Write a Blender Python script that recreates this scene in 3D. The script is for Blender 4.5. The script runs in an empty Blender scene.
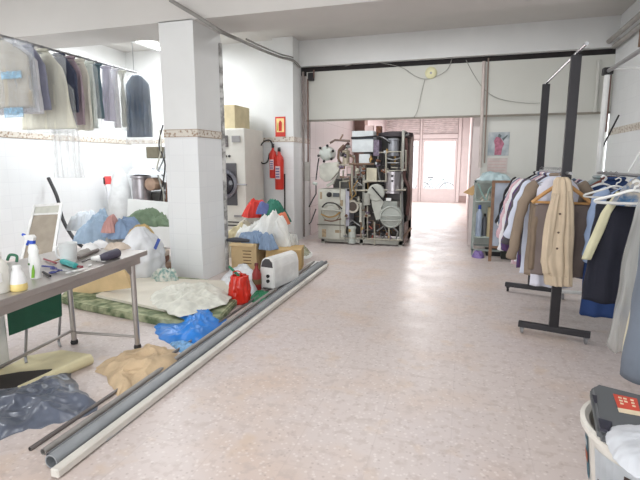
import bpy, bmesh, math, random
from mathutils import Vector, Matrix, noise
S = bpy.context.scene
C = S.collection
PI = math.pi
# ------------------------------------------------------------------ camera
FPX, CH = 467.0, 1.5
PIT, YAW = math.radians(9.35), math.radians(17.0)
Fw = Vector((-math.sin(YAW)*math.cos(PIT), math.cos(YAW)*math.cos(PIT), -math.sin(PIT)))
Rt = Vector((math.cos(YAW), math.sin(YAW), 0))
Up = Rt.cross(Fw)
cam = bpy.data.objects.new('camera', bpy.data.cameras.new('camera')); C.objects.link(cam)
cam.data.sensor_width = 36; cam.data.lens = FPX/640*36; cam.data.clip_start = .05
M3 = Matrix((Rt, Up, -Fw)).transposed()
cam.matrix_world = Matrix.Translation((0, 0, CH)) @ M3.to_4x4()
S.camera = cam
# ------------------------------------------------------------------ view, world and lights
S.view_settings.view_transform = 'Standard'; S.view_settings.look = 'None'
S.view_settings.gamma = 1; S.view_settings.use_curve_mapping = False
S.view_settings.exposure = 0.0
w = bpy.data.worlds.new('daylight'); S.world = w; w.use_nodes = True
w.node_tree.nodes['Background'].inputs[0].default_value = (.93, .97, 1, 1)
w.node_tree.nodes['Background'].inputs[1].default_value = 3.0
def area(name, loc, rot, sx, sy, power, col=(1, 1, 1)):
    l = bpy.data.lights.new(name, 'AREA'); l.shape = 'RECTANGLE'; l.size = sx; l.size_y = sy
    l.energy = power; l.color = col
    o = bpy.data.objects.new(name, l); C.objects.link(o); o.location = loc; o.rotation_euler = rot
    return o
area('shopfront_daylight', (-2.0, -3.3, 1.7), (PI/2, 0, 0), 6.5, 2.6, 138, (.97, .99, 1))
area('tube_light_alcove', (-5.3, 7.0, 3.66), (0, 0, 0), 1.2, 1.6, 120, (.93, .97, 1))
area('fill_light_alcove_near', (-5.9, 3.0, 3.66), (0, 0, 0), 1.2, .3, 48, (.95, .98, 1))  # added fill for the fronts of the hung garments, no fixture there
area('fill_light_hall', (-1.2, 2.0, 3.68), (0, 0, 0), 2.4, .3, 52, (.97, .99, 1))  # unseen overhead fill, added to brighten the near floor
area('fill_light_hall_far', (-.9, 6.9, 3.70), (0, 0, 0), 2.4, .3, 48, (.98, .99, 1))  # fill added between the beams to lift machine, panel and rear floor
area('door_daylight', (-1.4, 18.6, 1.5), (-PI/2, 0, 0), 2.6, 2.4, 50, (1, .98, .97))
area('fill_light_shop', (-1.4, 15.0, 3.1), (0, 0, 0), .4, 2.4, 120, (1, .99, .985))  # added fill, placed so that it reaches the facade and shutter
# ------------------------------------------------------------------ pixel-to-place helpers (each result is a fixed point of the room)
def _ray(x, y): return Fw + Rt*((x-320)/FPX) + Up*((240-y)/FPX)
def atY(x, y, Y):
    d = _ray(x, y); return Vector((0, 0, CH)) + d*(Y/d.y)
def atZ(x, y, z=0):
    d = _ray(x, y); return Vector((0, 0, CH)) + d*((z-CH)/d.z)
# ------------------------------------------------------------------ materials
MATS = {}
def mat(name, col, rough=.6, metal=0, var=.08, vscale=6, alpha=None, bump=0, bscale=30, spec=.5, trans=0, emit=None, col2=None):
    if name in MATS: return MATS[name]
    m = bpy.data.materials.new(name); m.use_nodes = True; MATS[name] = m
    n = m.node_tree.nodes; L = m.node_tree.links; b = n['Principled BSDF']
    b.inputs['Roughness'].default_value = rough; b.inputs['Metallic'].default_value = metal
    b.inputs['Specular IOR Level'].default_value = spec
    tc = n.new('ShaderNodeTexCoord'); nz = n.new('ShaderNodeTexNoise'); nz.inputs['Scale'].default_value = vscale
    nz.inputs['Detail'].default_value = 4
    L.new(tc.outputs['Object'], nz.inputs['Vector'])
    rp = n.new('ShaderNodeValToRGB'); L.new(nz.outputs['Fac'], rp.inputs[0])
    c1 = [max(0, c*(1-var)) for c in col]; c2 = [min(1, c*(1+var)) for c in col]
    if col2: c1, c2 = col, col2
    rp.color_ramp.elements[0].position = .38; rp.color_ramp.elements[1].position = .62
    rp.color_ramp.elements[0].color = (*c1, 1); rp.color_ramp.elements[1].color = (*c2, 1)
    L.new(rp.outputs[0], b.inputs['Base Color'])
    if bump:
        n2 = n.new('ShaderNodeTexNoise'); n2.inputs['Scale'].default_value = bscale; L.new(tc.outputs['Object'], n2.inputs['Vector'])
        bp = n.new('ShaderNodeBump'); bp.inputs['Strength'].default_value = bump; bp.inputs['Distance'].default_value = .01
        L.new(n2.outputs['Fac'], bp.inputs['Height']); L.new(bp.outputs[0], b.inputs['Normal'])
    if alpha is not None: b.inputs['Alpha'].default_value = alpha
    if trans: b.inputs['Transmission Weight'].default_value = trans
    if emit:
        b.inputs['Emission Color'].default_value = (*col, 1); b.inputs['Emission Strength'].default_value = emit
    return m
def sr(r, g, b):
    f = lambda c: ((c/255+.055)/1.055)**2.4 if c > 10 else c/255/12.92
    return (f(r), f(g), f(b))
def stripes(name, c1, c2, scale, axis='X', rough=.8):
    if name in MATS: return MATS[name]
    m = mat(name, c1, rough); n = m.node_tree.nodes; L = m.node_tree.links
    wv = n.new('ShaderNodeTexWave'); wv.bands_direction = axis; wv.inputs['Scale'].default_value = scale
    tc = [q for q in n if q.type == 'TEX_COORD'][0]; L.new(tc.outputs['Object'], wv.inputs[0])
    rp = n.new('ShaderNodeValToRGB'); rp.color_ramp.elements[0].position = .45; rp.color_ramp.elements[1].position = .55
    rp.color_ramp.elements[0].color = (*c1, 1); rp.color_ramp.elements[1].color = (*c2, 1)
    L.new(wv.outputs['Fac'], rp.inputs[0]); L.new(rp.outputs[0], n['Principled BSDF'].inputs['Base Color'])
    return m
def tiles(name, col, grout, size, rough=.3, mode='wall', bumpy=.15):
    m = bpy.data.materials.new(name); m.use_nodes = True; MATS[name] = m
    n = m.node_tree.nodes; L = m.node_tree.links; b = n['Principled BSDF']; b.inputs['Roughness'].default_value = rough
    g = n.new('ShaderNodeNewGeometry'); sp = n.new('ShaderNodeSeparateXYZ'); L.new(g.outputs['Position'], sp.inputs[0])
    cb = n.new('ShaderNodeCombineXYZ')
    if mode == 'wall':
        ad = n.new('ShaderNodeMath'); ad.operation = 'ADD'; L.new(sp.outputs[0], ad.inputs[0]); L.new(sp.outputs[1], ad.inputs[1])
        L.new(ad.outputs[0], cb.inputs[0]); L.new(sp.outputs[2], cb.inputs[1])
    else:
        L.new(sp.outputs[0], cb.inputs[0]); L.new(sp.outputs[1], cb.inputs[1])
    br = n.new('ShaderNodeTexBrick'); br.offset = 0; br.inputs['Scale'].default_value = 1
    br.inputs['Brick Width'].default_value = size; br.inputs['Row Height'].default_value = size
    br.inputs['Mortar Size'].default_value = .0035; br.inputs['Mortar Smooth'].default_value = .1
    br.inputs['Color1'].default_value = (*col, 1); br.inputs['Color2'].default_value = (*[c*.97 for c in col], 1)
    br.inputs['Mortar'].default_value = (*grout, 1)
    L.new(cb.outputs[0], br.inputs['Vector']); L.new(br.outputs['Color'], b.inputs['Base Color'])
    return m, n, L, b, br, g
# floor: speckled pink terrazzo tiles, worn and dirty
mf, n, L, b, br, g = tiles('terrazzo', sr(208, 196, 192), sr(200, 188, 184), .4, .34, 'floor')
def floor_mix(scale, lo, hi, c, prev, kind='noise', fac=1.0, detail=5):
    t = n.new('ShaderNodeTexNoise' if kind == 'noise' else 'ShaderNodeTexVoronoi'); t.inputs['Scale'].default_value = scale
    if kind == 'noise': t.inputs['Detail'].default_value = detail
    L.new(g.outputs['Position'], t.inputs['Vector'])
    r = n.new('ShaderNodeValToRGB'); r.color_ramp.elements[0].position = lo; r.color_ramp.elements[1].position = hi
    r.color_ramp.elements[1].color = (fac, fac, fac, 1)
    if kind != 'noise':
        r.color_ramp.elements[0].color = (fac, fac, fac, 1); r.color_ramp.elements[1].color = (0, 0, 0, 1)
    L.new(t.outputs['Fac' if kind == 'noise' else 'Distance'], r.inputs[0])
    mx = n.new('ShaderNodeMixRGB'); L.new(r.outputs[0], mx.inputs[0]); L.new(prev, mx.inputs[1]); mx.inputs[2].default_value = (*c, 1)
    return mx.outputs[0]
o = br.outputs['Color']
o = floor_mix(1.3, .5, .68, sr(205, 182, 166), o, fac=.7)
o = floor_mix(.7, .5, .7, sr(200, 190, 192), o, fac=.6)
o = floor_mix(30, .2, .3, sr(232, 224, 220), o, 'vor', .42)
o = floor_mix(23, .13, .2, sr(156, 138, 132), o, 'vor', .4)
o = floor_mix(18, .54, .62, sr(184, 168, 162), o, fac=.4)
o = floor_mix(9, .56, .64, sr(190, 176, 170), o, fac=.4)
o = floor_mix(4, .6, .7, sr(205, 178, 150), o, fac=.35, detail=8)
L.new(o, b.inputs['Base Color'])
rn = n.new('ShaderNodeTexNoise'); rn.inputs['Scale'].default_value = 3; rn.inputs['Detail'].default_value = 6
L.new(g.outputs['Position'], rn.inputs['Vector']); mr = n.new('ShaderNodeMapRange'); mr.inputs[3].default_value = .22; mr.inputs[4].default_value = .55
L.new(rn.outputs['Fac'], mr.inputs[0]); L.new(mr.outputs[0], b.inputs['Roughness'])
TILE = tiles('white_tile', sr(234, 236, 237), sr(226, 228, 230), .2, .5)[0]
PINK = tiles('pink_tile', sr(214, 200, 200), sr(176, 158, 158), .6, .4)[0]
PLAST = mat('plaster', sr(222, 223, 222), .85, var=.02, vscale=2)
CEIL = mat('ceiling_paint', sr(206, 203, 199), .9, var=.02, vscale=1.5)
PANELM = mat('painted_panel', sr(205, 205, 198), .8, var=.02, vscale=1)
# dado strip with scroll pattern
DADO = mat('dado_tile', sr(206, 200, 190), .4)
n = DADO.node_tree.nodes; L = DADO.node_tree.links
g = n.new('ShaderNodeNewGeometry'); v = n.new('ShaderNodeTexVoronoi'); v.inputs['Scale'].default_value = 26; L.new(g.outputs['Position'], v.inputs['Vector'])
r = n.new('ShaderNodeValToRGB'); r.color_ramp.elements[0].position = .25; r.color_ramp.elements[1].position = .5
r.color_ramp.elements[0].color = (*sr(160, 138, 118), 1); r.color_ramp.elements[1].color = (*sr(214, 208, 198), 1)
L.new(v.outputs['Distance'], r.inputs[0]); L.new(r.outputs[0], n['Principled BSDF'].inputs['Base Color'])
DEDGE = mat('dado_edge', sr(170, 150, 130), .5)
STEEL = mat('stainless', sr(178, 172, 168), .38, .75, var=.05)
GREYM = mat('grey_metal', sr(150, 150, 152), .4, .6)
BLACKM = mat('black_metal', sr(40, 38, 42), .45, .2)
CHROME = mat('chrome', sr(215, 215, 220), .18, 1)
PVC = mat('grey_pvc', sr(146, 150, 154), .4, var=.06)
PVCD = mat('dark_pvc', sr(112, 114, 118), .45)
WHITEP = mat('white_plastic', sr(228, 228, 226), .4)
CREAM = mat('cream_enamel', sr(188, 188, 178), .45, var=.14, vscale=4)
MGREY = mat('machine_grey', sr(168, 168, 160), .5, .1, var=.12)
RUST = mat('rusty', sr(120, 84, 66), .8, .2, var=.3, vscale=20)
DARK = mat('dark_rubber', sr(34, 32, 34), .6)
BRASS = mat('brass', sr(170, 140, 90), .35, .8)
REDP = mat('red_enamel', sr(200, 52, 40), .35)
CARD = mat('cardboard', sr(206, 180, 138), .9, var=.06)
CARDD = mat('cardboard_ink', sr(110, 86, 60), .9)
WOOD = mat('hanger_wood', sr(196, 148, 92), .5, var=.12, vscale=20)
BWOOD = mat('brown_wood', sr(132, 100, 78), .6, var=.15, vscale=14)
BLUE = mat('blue_plastic', sr(38, 122, 205), .3, var=.1)
def film(name, col, a, rough=.22):
    m = bpy.data.materials.new(name); m.use_nodes = True; MATS[name] = m
    n = m.node_tree.nodes; L = m.node_tree.links; b = n['Principled BSDF']
    b.inputs['Base Color'].default_value = (*col, 1); b.inputs['Roughness'].default_value = rough
    g = n.new('ShaderNodeNewGeometry'); mp_ = n.new('ShaderNodeVectorMath'); mp_.operation = 'MULTIPLY'; mp_.inputs[1].default_value = (11, 11, 2.2)
    t = n.new('ShaderNodeTexNoise'); t.inputs['Scale'].default_value = 1; t.inputs['Detail'].default_value = 2; t.inputs['Distortion'].default_value = .4
    L.new(g.outputs['Position'], mp_.inputs[0]); L.new(mp_.outputs[0], t.inputs['Vector'])
    mr = n.new('ShaderNodeMapRange'); mr.inputs[1].default_value = .35; mr.inputs[2].default_value = .7
    mr.inputs[3].default_value = a*.8; mr.inputs[4].default_value = min(1, a*1.3); L.new(t.outputs['Fac'], mr.inputs[0]); L.new(mr.outputs[0], b.inputs['Alpha'])
    bp = n.new('ShaderNodeBump'); bp.inputs['Strength'].default_value = .6; bp.inputs['Distance'].default_value = .03
    L.new(t.outputs['Fac'], bp.inputs['Height']); L.new(bp.outputs[0], b.inputs['Normal'])
    for l in list(b.inputs['Alpha'].links): L.remove(l)
    tl = n.new('ShaderNodeBsdfTranslucent'); tl.inputs[0].default_value = (*col, 1); m1 = n.new('ShaderNodeMixShader'); m1.inputs[0].default_value = .45
    L.new(b.outputs[0], m1.inputs[1]); L.new(tl.outputs[0], m1.inputs[2]); tr = n.new('ShaderNodeBsdfTransparent'); m2 = n.new('ShaderNodeMixShader')
    L.new(mr.outputs[0], m2.inputs[0]); L.new(tr.outputs[0], m2.inputs[1]); L.new(m1.outputs[0], m2.inputs[2])
    L.new(m2.outputs[0], n['Material Output'].inputs['Surface'])
    return m
FILM = film('clear_film', sr(240, 243, 244), .2)
FILMW = film('milky_film', sr(232, 233, 230), .42)
FILMB = film('bluish_film', sr(222, 228, 236), .26)
GLASS = bpy.data.materials.new('pane_glass'); GLASS.use_nodes = True
_b = GLASS.node_tree.nodes['Principled BSDF']; _b.inputs['Base Color'].default_value = (.9, .95, .95, 1); _b.inputs['Roughness'].default_value = .05; _b.inputs['Alpha'].default_value = .12
# ------------------------------------------------------------------ mesh helpers
def nb(): return bmesh.new()
def box(bm, c, s, rz=0, bev=0, rot=None):
    R = rot if rot is not None else Matrix.Rotation(rz, 4, 'Z')
    r = bmesh.ops.create_cube(bm, size=1, matrix=Matrix.Translation(c) @ R @ Matrix.Diagonal((*s, 1)))
    if bev:
        es = list({e for v in r['verts'] for e in v.link_edges})
        bmesh.ops.bevel(bm, geom=es, offset=bev, segments=2, affect='EDGES', profile=.6)
def span(bm, lo, hi, bev=0):
    box(bm, [(a+b)/2 for a, b in zip(lo, hi)], [abs(b-a) for a, b in zip(lo, hi)], bev=bev)
def tube(bm, pts, r, seg=10, cap=True, hollow=False):
    pts = [Vector(p) for p in pts]; rings = []
    rr = r if isinstance(r, (list, tuple)) else [r]*len(pts)
    prev = None
    for i, p in enumerate(pts):
        d = (pts[min(i+1, len(pts)-1)] - pts[max(i-1, 0)]).normalized()
        if prev is None: u = d.orthogonal().normalized()
        else:
            u = (prev - d*prev.dot(d))
            u = u.normalized() if u.length > 1e-6 else d.orthogonal().normalized()
        prev = u; v = d.cross(u)
        rings.append([bm.verts.new(p + (u*math.cos(2*PI*k/seg) + v*math.sin(2*PI*k/seg))*rr[i]) for k in range(seg)])
    for a, b in zip(rings, rings[1:]):
        for k in range(seg): bm.faces.new((a[k], a[(k+1) % seg], b[(k+1) % seg], b[k]))
    if cap:
        if hollow:
            for ring, p, q in ((rings[0], pts[0], pts[1]), (rings[-1], pts[-1], pts[-2])):
                d = (q-p).normalized()
                i1 = [bm.verts.new(p + (v.co-p)*.82) for v in ring]; i2 = [bm.verts.new(v.co + d*.12) for v in i1]
                for k in range(seg):
                    bm.faces.new((ring[k], ring[(k+1) % seg], i1[(k+1) % seg], i1[k])); bm.faces.new((i1[k], i1[(k+1) % seg], i2[(k+1) % seg], i2[k]))
                bm.faces.new(i2)
        else:
            bm.faces.new(rings[0]); bm.faces.new(rings[-1])
def beam(bm, a, b, wx, wy):
    a = Vector(a); b = Vector(b); d = b-a
    q = d.to_track_quat('Z', 'Y').to_matrix().to_4x4()
    box(bm, (a+b)/2, (wx, wy, d.length), rot=q)
def lathe(bm, prof, c=(0, 0, 0), seg=24, axis='Z', sx=1, sy=1):
    rings = []
    for r, z in prof:
        ring = []
        for k in range(seg):
            a = 2*PI*k/seg; p = Vector((r*math.cos(a)*sx, r*math.sin(a)*sy, z))
            if axis == 'Y': p = Vector((p.x, -p.z, p.y))
            if axis == 'X': p = Vector((p.z, p.x, p.y))
            ring.append(bm.verts.new(p + Vector(c)))
        rings.append(ring)
    for a, b in zip(rings, rings[1:]):
        for k in range(seg): bm.faces.new((a[k], a[(k+1) % seg], b[(k+1) % seg], b[k]))
    bm.faces.new(rings[0]); bm.faces.new(rings[-1])
def prism(bm, poly, d):                       # poly: 3D points, extruded by vector d
    d = Vector(d); a = [bm.verts.new(Vector(p)) for p in poly]; b = [bm.verts.new(Vector(p)+d) for p in poly]
    bm.faces.new(a); bm.faces.new(b[::-1]); n_ = len(a)
    for k in range(n_): bm.faces.new((a[k], b[k], b[(k+1) % n_], a[(k+1) % n_]))
def nz(p): return noise.noise(Vector(p))
def ridge(x, y, s, sc):
    """creases: sharp ridges at several scales, warped so that folds run in changing directions; about -1..1"""
    wx = x + .35/sc*2*nz((x*sc*.5+s, y*sc*.5, s*1.7)); wy = y + .35/sc*2*nz((x*sc*.5, y*sc*.5+s, s*2.3+9))
    v = 0; a = 1; f = sc*1.5; an = s*1.3
    for k in range(4):
        ca, sa = math.cos(an), math.sin(an); u = (wx*ca-wy*sa)*f; w_ = (wx*sa+wy*ca)*f*.55
        v += a*(1-3.4*abs(nz((u+s*7.3, w_-s*3.1, s+k*5)))); f *= 1.8; a *= .52; an += 1.1
    return v/1.6
def crumple(bm, outline, h, amp=.03, sc=5, seed=1, z0=0.0, rings=34, segs=120, pw=2.2, jit=.04, top=None):
    """a rumpled soft body: outline = list of (x, y) on the support"""
    n_ = len(outline); cx = sum(p[0] for p in outline)/n_; cy = sum(p[1] for p in outline)/n_
    def edge(t):
        f = t*n_; i = int(f) % n_; u = f-int(f)
        p0, p1, p2, p3 = [outline[(i+k) % n_] for k in (-1, 0, 1, 2)]
        return [.5*((2*p1[a]) + (-p0[a]+p2[a])*u + (2*p0[a]-5*p1[a]+4*p2[a]-p3[a])*u*u + (-p0[a]+3*p1[a]-3*p2[a]+p3[a])*u**3) for a in (0, 1)]
    def height(x, y, t):
        lump = .72+.75*nz((x*sc*.45+seed*3, y*sc*.45, seed*2.1))
        return z0 + max(0, h*lump)*(1-t**pw) + amp*(.9+ridge(x, y, seed, sc))*(1-t**4)*.9
    ctr = bm.verts.new((cx, cy, height(cx, cy, 0)))
    prev = None; E = [edge(k/segs) for k in range(segs)]
    for i in range(1, rings+1):
        t = i/rings; ring = []
        for k in range(segs):
            j = 1 + t*t*(jit*2.4*nz((k*.25*120/segs, seed, 0)) + jit*.35*nz((k*.8*120/segs, seed, 3)))
            x = cx + (E[k][0]-cx)*t*j; y = cy + (E[k][1]-cy)*t*j
            z = max(height(x, y, t), z0+.004+.004*(1-t)) if t < 1 else z0+.002
            ring.append(bm.verts.new((x + .5*amp*nz((y*9, x*9, seed)), y + .5*amp*nz((x*8, y*8, seed+5)), z)))
        if prev is None:
            for k in range(segs): bm.faces.new((ctr, ring[k], ring[(k+1) % segs]))
        else:
            for k in range(segs): bm.faces.new((prev[k], ring[k], ring[(k+1) % segs], prev[(k+1) % segs]))
        prev = ring
    b2 = [bm.verts.new((v.co.x, v.co.y, z0+.0005)) for v in prev]
    for k in range(segs): bm.faces.new((prev[k], b2[k], b2[(k+1) % segs], prev[(k+1) % segs]))
    bm.faces.new(b2[::-1])
def obj(name, bm, m, parent=None, smooth=False, raw=False, loc=None):
    """link one mesh object; bm in world coordinates unless raw (already local to its parent)"""
    bmesh.ops.recalc_face_normals(bm, faces=bm.faces)
    if parent is not None:
        base = Vector((0, 0, 0)) if raw else sum_base(parent)
    elif raw: base = Vector((0, 0, 0))
    else:
        xs = [v.co.x for v in bm.verts]; ys = [v.co.y for v in bm.verts]; zs = [v.co.z for v in bm.verts]
        base = Vector(((min(xs)+max(xs))/2, (min(ys)+max(ys))/2, min(zs)))
    if base.length: bmesh.ops.translate(bm, verts=bm.verts, vec=-base)
    me = bpy.data.meshes.new(name); bm.to_mesh(me); bm.free()
    if smooth:
        for p in me.polygons: p.use_smooth = True
        if smooth == 'auto':
            try: me.set_sharp_from_angle(angle=math.radians(40))
            except Exception: pass
    o = bpy.data.objects.new(name, me); C.objects.link(o)
    if m: me.materials.append(m)
    if parent is not None: o.parent = parent
    elif not raw: o.location = base
    if loc is not None: o.location = loc
    return o
def sum_base(p):
    v = Vector((0, 0, 0))
    while p is not None: v += Vector(p.location); p = p.parent
    return v
def tag(o, label, cat, group=None, kind=None):
    o['label'] = label; o['category'] = cat
    if group: o['group'] = group
    if kind: o['kind'] = kind
    return o
def thing(name, label, cat, loc=(0, 0, 0), rz=0, group=None):
    o = bpy.data.objects.new(name, None); C.objects.link(o); o.location = loc; o.rotation_euler = (0, 0, rz)
    o.empty_display_size = .1
    return tag(o, label, cat, group)
def struct(name, bm, m):
    o = obj(name, bm, m); o['kind'] = 'structure'; return o
def sbox(name, lo, hi, m):
    bm = nb(); span(bm, lo, hi); return struct(name, bm, m)
A = 'auto'
# ================================================================== ROOM
XL, XR, YB, YP, HC = -6.8, 2.2, 8.5, 8.8, 3.75
sbox('floor', (XL-.1, -3.6, -.1), (XR+.1, 19.0, 0), mf)
sbox('ceiling', (XL-.1, -3.6, HC), (XR+.1, YP, HC+.1), CEIL)
DH = 1.87
sbox('wall_left', (XL-.15, -3.6, 0), (XL, YB, 1.89), TILE); sbox('wall_left_upper', (XL-.15, -3.6, 1.89), (XL, YB, HC), PLAST)
sbox('wall_back', (XL-.15, YB, 0), (-3.5, YB+.15, 1.89), TILE); sbox('wall_back_upper', (XL-.15, YB, 1.89), (-3.5, YB+.15, HC), PLAST)
sbox('wall_right', (XR, -3.6, 0), (XR+.15, YP, HC), TILE)
# wall behind the camera, with the shopfront opening the daylight comes through
sbox('wall_front_low', (XL-.1, -3.6, 0), (XR+.1, -3.45, .35), PLAST); sbox('wall_front_high', (XL-.1, -3.6, 3.05), (XR+.1, -3.45, HC), PLAST)
sbox('wall_front_left', (XL-.1, -3.6, .35), (-5.3, -3.45, 3.05), PLAST); sbox('wall_front_right', (1.3, -3.6, .35), (XR+.1, -3.45, 3.05), PLAST)
# pillar, far column, beams
PX0, PX1, PY0, PY1 = -3.62, -3.15, 5.16, 5.82
sbox('wall_pillar', (PX0, PY0, 0), (PX1, PY1, 1.82), TILE); sbox('wall_pillar_upper', (PX0, PY0, 1.82), (PX1, PY1, 3.18), PLAST)
sbox('wall_column', (-3.47, 8.34, 0), (-3.066, 9.3, 1.89), TILE); sbox('wall_column_upper', (-3.47, 8.34, 1.89), (-3.066, 9.3, HC), PLAST)
bm = nb(); span(bm, (XL, 5.16, 3.17), (XR, 5.82, HC)); struct('ceiling_beam_near', bm, CEIL)
bm = nb(); span(bm, (-3.066, 8.68, 3.29), (XR, 9.1, HC)); struct('ceiling_beam_far', bm, PLAST)
bm = nb(); span(bm, (-3.066, 8.80, 3.15), (XR, 8.9, 3.30)); struct('trim_1', bm, mat('shutter_slot', sr(34, 30, 30), .8))
bm = nb(); span(bm, (-2.95, 8.78, 2.31), (XR, 8.9, 3.20)); struct('wall_partition_upper', bm, PANELM)
bm = nb(); span(bm, (-2.95, 8.765, 2.285), (XR, 8.79, 2.32)); struct('trim_2', bm, mat('lintel_edge', sr(138, 132, 122), .7))
bm = nb(); span(bm, (.27, 8.86, 0), (XR, 8.96, 2.31)); struct('wall_partition', bm, mat('partition_paint', sr(214, 214, 208), .8, var=.02, vscale=1))
# dado bands
def dado(i, lo, hi):
    bm = nb(); span(bm, lo, hi); struct('trim_%d' % i, bm, DADO)
dado(3, (PX0-.006, PY0-.006, 1.825), (PX1+.006, PY1, 1.905)); dado(4, (-3.476, 8.334, 1.9), (-3.06, 9.3, 1.985))
dado(5, (XL, -3.4, 1.9), (XL+.006, YB, 1.985)); dado(6, (XL, YB-.006, 1.9), (-3.5, YB, 1.985)); dado(7, (XR-.006, -3.4, 1.94), (XR, YP-.03, 2.04))
for i, (lo, hi) in enumerate((((PX0-.009, PY0-.009, 1.818), (PX1+.009, PY1, 1.826)), ((PX0-.009, PY0-.009, 1.904), (PX1+.009, PY1, 1.912)), ((-3.479, 8.331, 1.892), (-3.057, 9.3, 1.9)), ((XL, -3.4, 1.892), (XL+.009, YB, 1.9)))):
    bm = nb(); span(bm, lo, hi); struct('trim_%d' % (8+i), bm, DEDGE)
# worn grey corner guard on the pillar's rear edge
bm = nb(); tube(bm, [(PX1-.015, PY1-.02, 0), (PX1-.015, PY1-.02, 3.05)], .045, 12)
mc = mat('peeling_paint', sr(205, 204, 202), .7, vscale=5, col2=sr(206, 205, 203)); r = [q for q in mc.node_tree.nodes if q.type == 'VALTORGB'][0]
e = r.color_ramp.elements.new(.57); e.color = (*sr(128, 126, 124), 1); r.color_ramp.elements[1].position = .53; struct('trim_12', bm, mc).data.polygons
# front shop beyond the opening
sbox('wall_shop_left', (-3.2, 9.3, 0), (-3.05, 19.0, 3.3), PINK)
sbox('wall_shop_right', (.12, 8.96, 0), (.27, 19.0, 3.3), mat('pink_paint', sr(228, 216, 214), .8, var=.02))
sbox('ceiling_shop', (-3.2, 9.1, 3.3), (.27, 19.2, 3.4), PLAST)
bm = nb(); span(bm, (-3.05, 13.3, 0), (-2.75, 13.75, 3.3)); struct('wall_shop_pier', bm, mat('brown_render', sr(150, 124, 116), .8, var=.1))
# facade: pale aluminium shopfront with door, side lights, roller shutter boxes
ALU = mat('pink_white_aluminium', sr(236, 228, 228), .45, var=.02)
FY = 18.9
def rect_frame(bm, x0, x1, z0, z1, t, y=FY, d=.08):
    span(bm, (x0, y, z0), (x0+t, y+d, z1)); span(bm, (x1-t, y, z0), (x1, y+d, z1))
    span(bm, (x0+t, y, z1-t), (x1-t, y+d, z1)); span(bm, (x0+t, y, z0), (x1-t, y+d, z0+t))
bm = nb(); rect_frame(bm, -1.62, -.28, 0, 2.42, .1); span(bm, (-1.52, FY+.01, .1), (-.38, FY+.05, .46)); span(bm, (-1.52, FY, .46), (-.38, FY+.08, .52))
d1 = struct('door_1', bm, ALU)
bm = nb(); span(bm, (-1.52, FY+.03, .52), (-.38, FY+.04, 2.32)); p = obj('door_glass', bm, GLASS, d1)
bm = nb(); tube(bm, [(-1.46, FY, 1.0), (-1.46, FY-.05, 1.0), (-1.46, FY-.05, 1.25), (-1.46, FY, 1.25)], .012, 8); obj('door_handle', bm, GREYM, d1)
bm = nb(); rect_frame(bm, -3.05, -1.70, 0, 2.42, .07); span(bm, (-2.98, FY, .46), (-1.77, FY+.08, .52)); span(bm, (-2.98, FY+.02, .07), (-1.77, FY+.05, .46))
w1 = struct('window_1', bm, ALU)
bm = nb(); span(bm, (-2.98, FY+.03, .52), (-1.77, FY+.04, 2.35)); obj('window_glass', bm, GLASS, w1)
SEAM = mat('frame_shadow_gap', sr(150, 132, 132), .6)
bm = nb(); span(bm, (-1.70, FY-.03, 0), (-1.62, FY+.12, 3.3)); span(bm, (-.28, FY-.03, 0), (-.16, FY+.12, 3.3)); span(bm, (-3.05, FY-.02, 2.42), (-.28, FY+.1, 2.6)); struct('trim_13', bm, ALU)
bm = nb()
for x in (-1.705, -1.615, -.285, -.155): span(bm, (x-.008, FY-.034, 0), (x+.008, FY-.028, 3.3))
for z in (2.42, 2.61): span(bm, (-3.05, FY-.026, z-.01), (-.28, FY-.02, z+.01))
struct('trim_15', bm, SEAM)
bm = nb()
for x0, x1 in ((-3.05, -1.70), (-1.62, -.28)):
    for k in range(9): tube(bm, [(x0, FY+.04, 2.65+k*.075), (x1, FY+.04, 2.65+k*.075)], .034, 8)
    span(bm, (x0, FY+.04, 2.6), (x1, FY+.06, 3.3))
struct('window_2', bm, mat('shutter_slats', sr(232, 224, 224), .5))
sbox('wall_facade', (-.16, FY, 0), (.12, FY+.15, 3.3), ALU)
sbox('baseboard_shop', (-.16, FY-.02, 0), (.12, FY, .25), mat('skirting_stone', sr(180, 160, 156), .5))
# street outside
sbox('ground', (-16, 19.0, -.15), (12, 40, -.02), mat('street_asphalt', sr(205, 205, 208), .8))
bm = nb(); span(bm, (-14, 31, -.02), (10, 31.4, 2.6)); o = obj('street_wall', bm, mat('whitewash', sr(235, 235, 238), .8)); tag(o, 'white wall across the street seen through the glass door', 'wall', kind='structure')
def bicycle(x, y):
    t = thing('bicycle', 'bicycle parked outside on the street behind the glass door', 'bicycle', (x, y, -.02))
    for dx in (-.52, .52):
        bm = nb(); tube(bm, [(x+dx+.33*math.cos(a*PI/12), y, .33+.33*math.sin(a*PI/12)) for a in range(25)], .02, 6)
        for a in range(8): tube(bm, [(x+dx, y, .33), (x+dx+.32*math.cos(a*PI/4), y, .33+.32*math.sin(a*PI/4))], .003, 4)
        obj('wheel', bm, DARK, t)
    bm = nb(); P = dict(r=(x-.52, y, .33), b=(x-.08, y, .3), s=(x-.2, y, .8), h=(x+.36, y, .82), f=(x+.52, y, .33))
    for a, b in ('rb', 'bs', 'sr', 'sh', 'bh', 'hf'): tube(bm, [P[a], P[b]], .016, 8)
    obj('frame', bm, mat('bike_green', sr(90, 120, 110), .4), t)
    bm = nb(); box(bm, (x-.21, y, .88), (.24, .13, .05), bev=.02); obj('saddle', bm, DARK, t)
    bm = nb(); tube(bm, [(x+.36, y, .8), (x+.33, y, 1.0), (x+.33, y+.2, 1.02)], .013, 8); tube(bm, [(x+.33, y, 1.0), (x+.33, y-.2, 1.02)], .013, 8); obj('handlebar', bm, GREYM, t)
bicycle(-1.2, 21.2)
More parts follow.
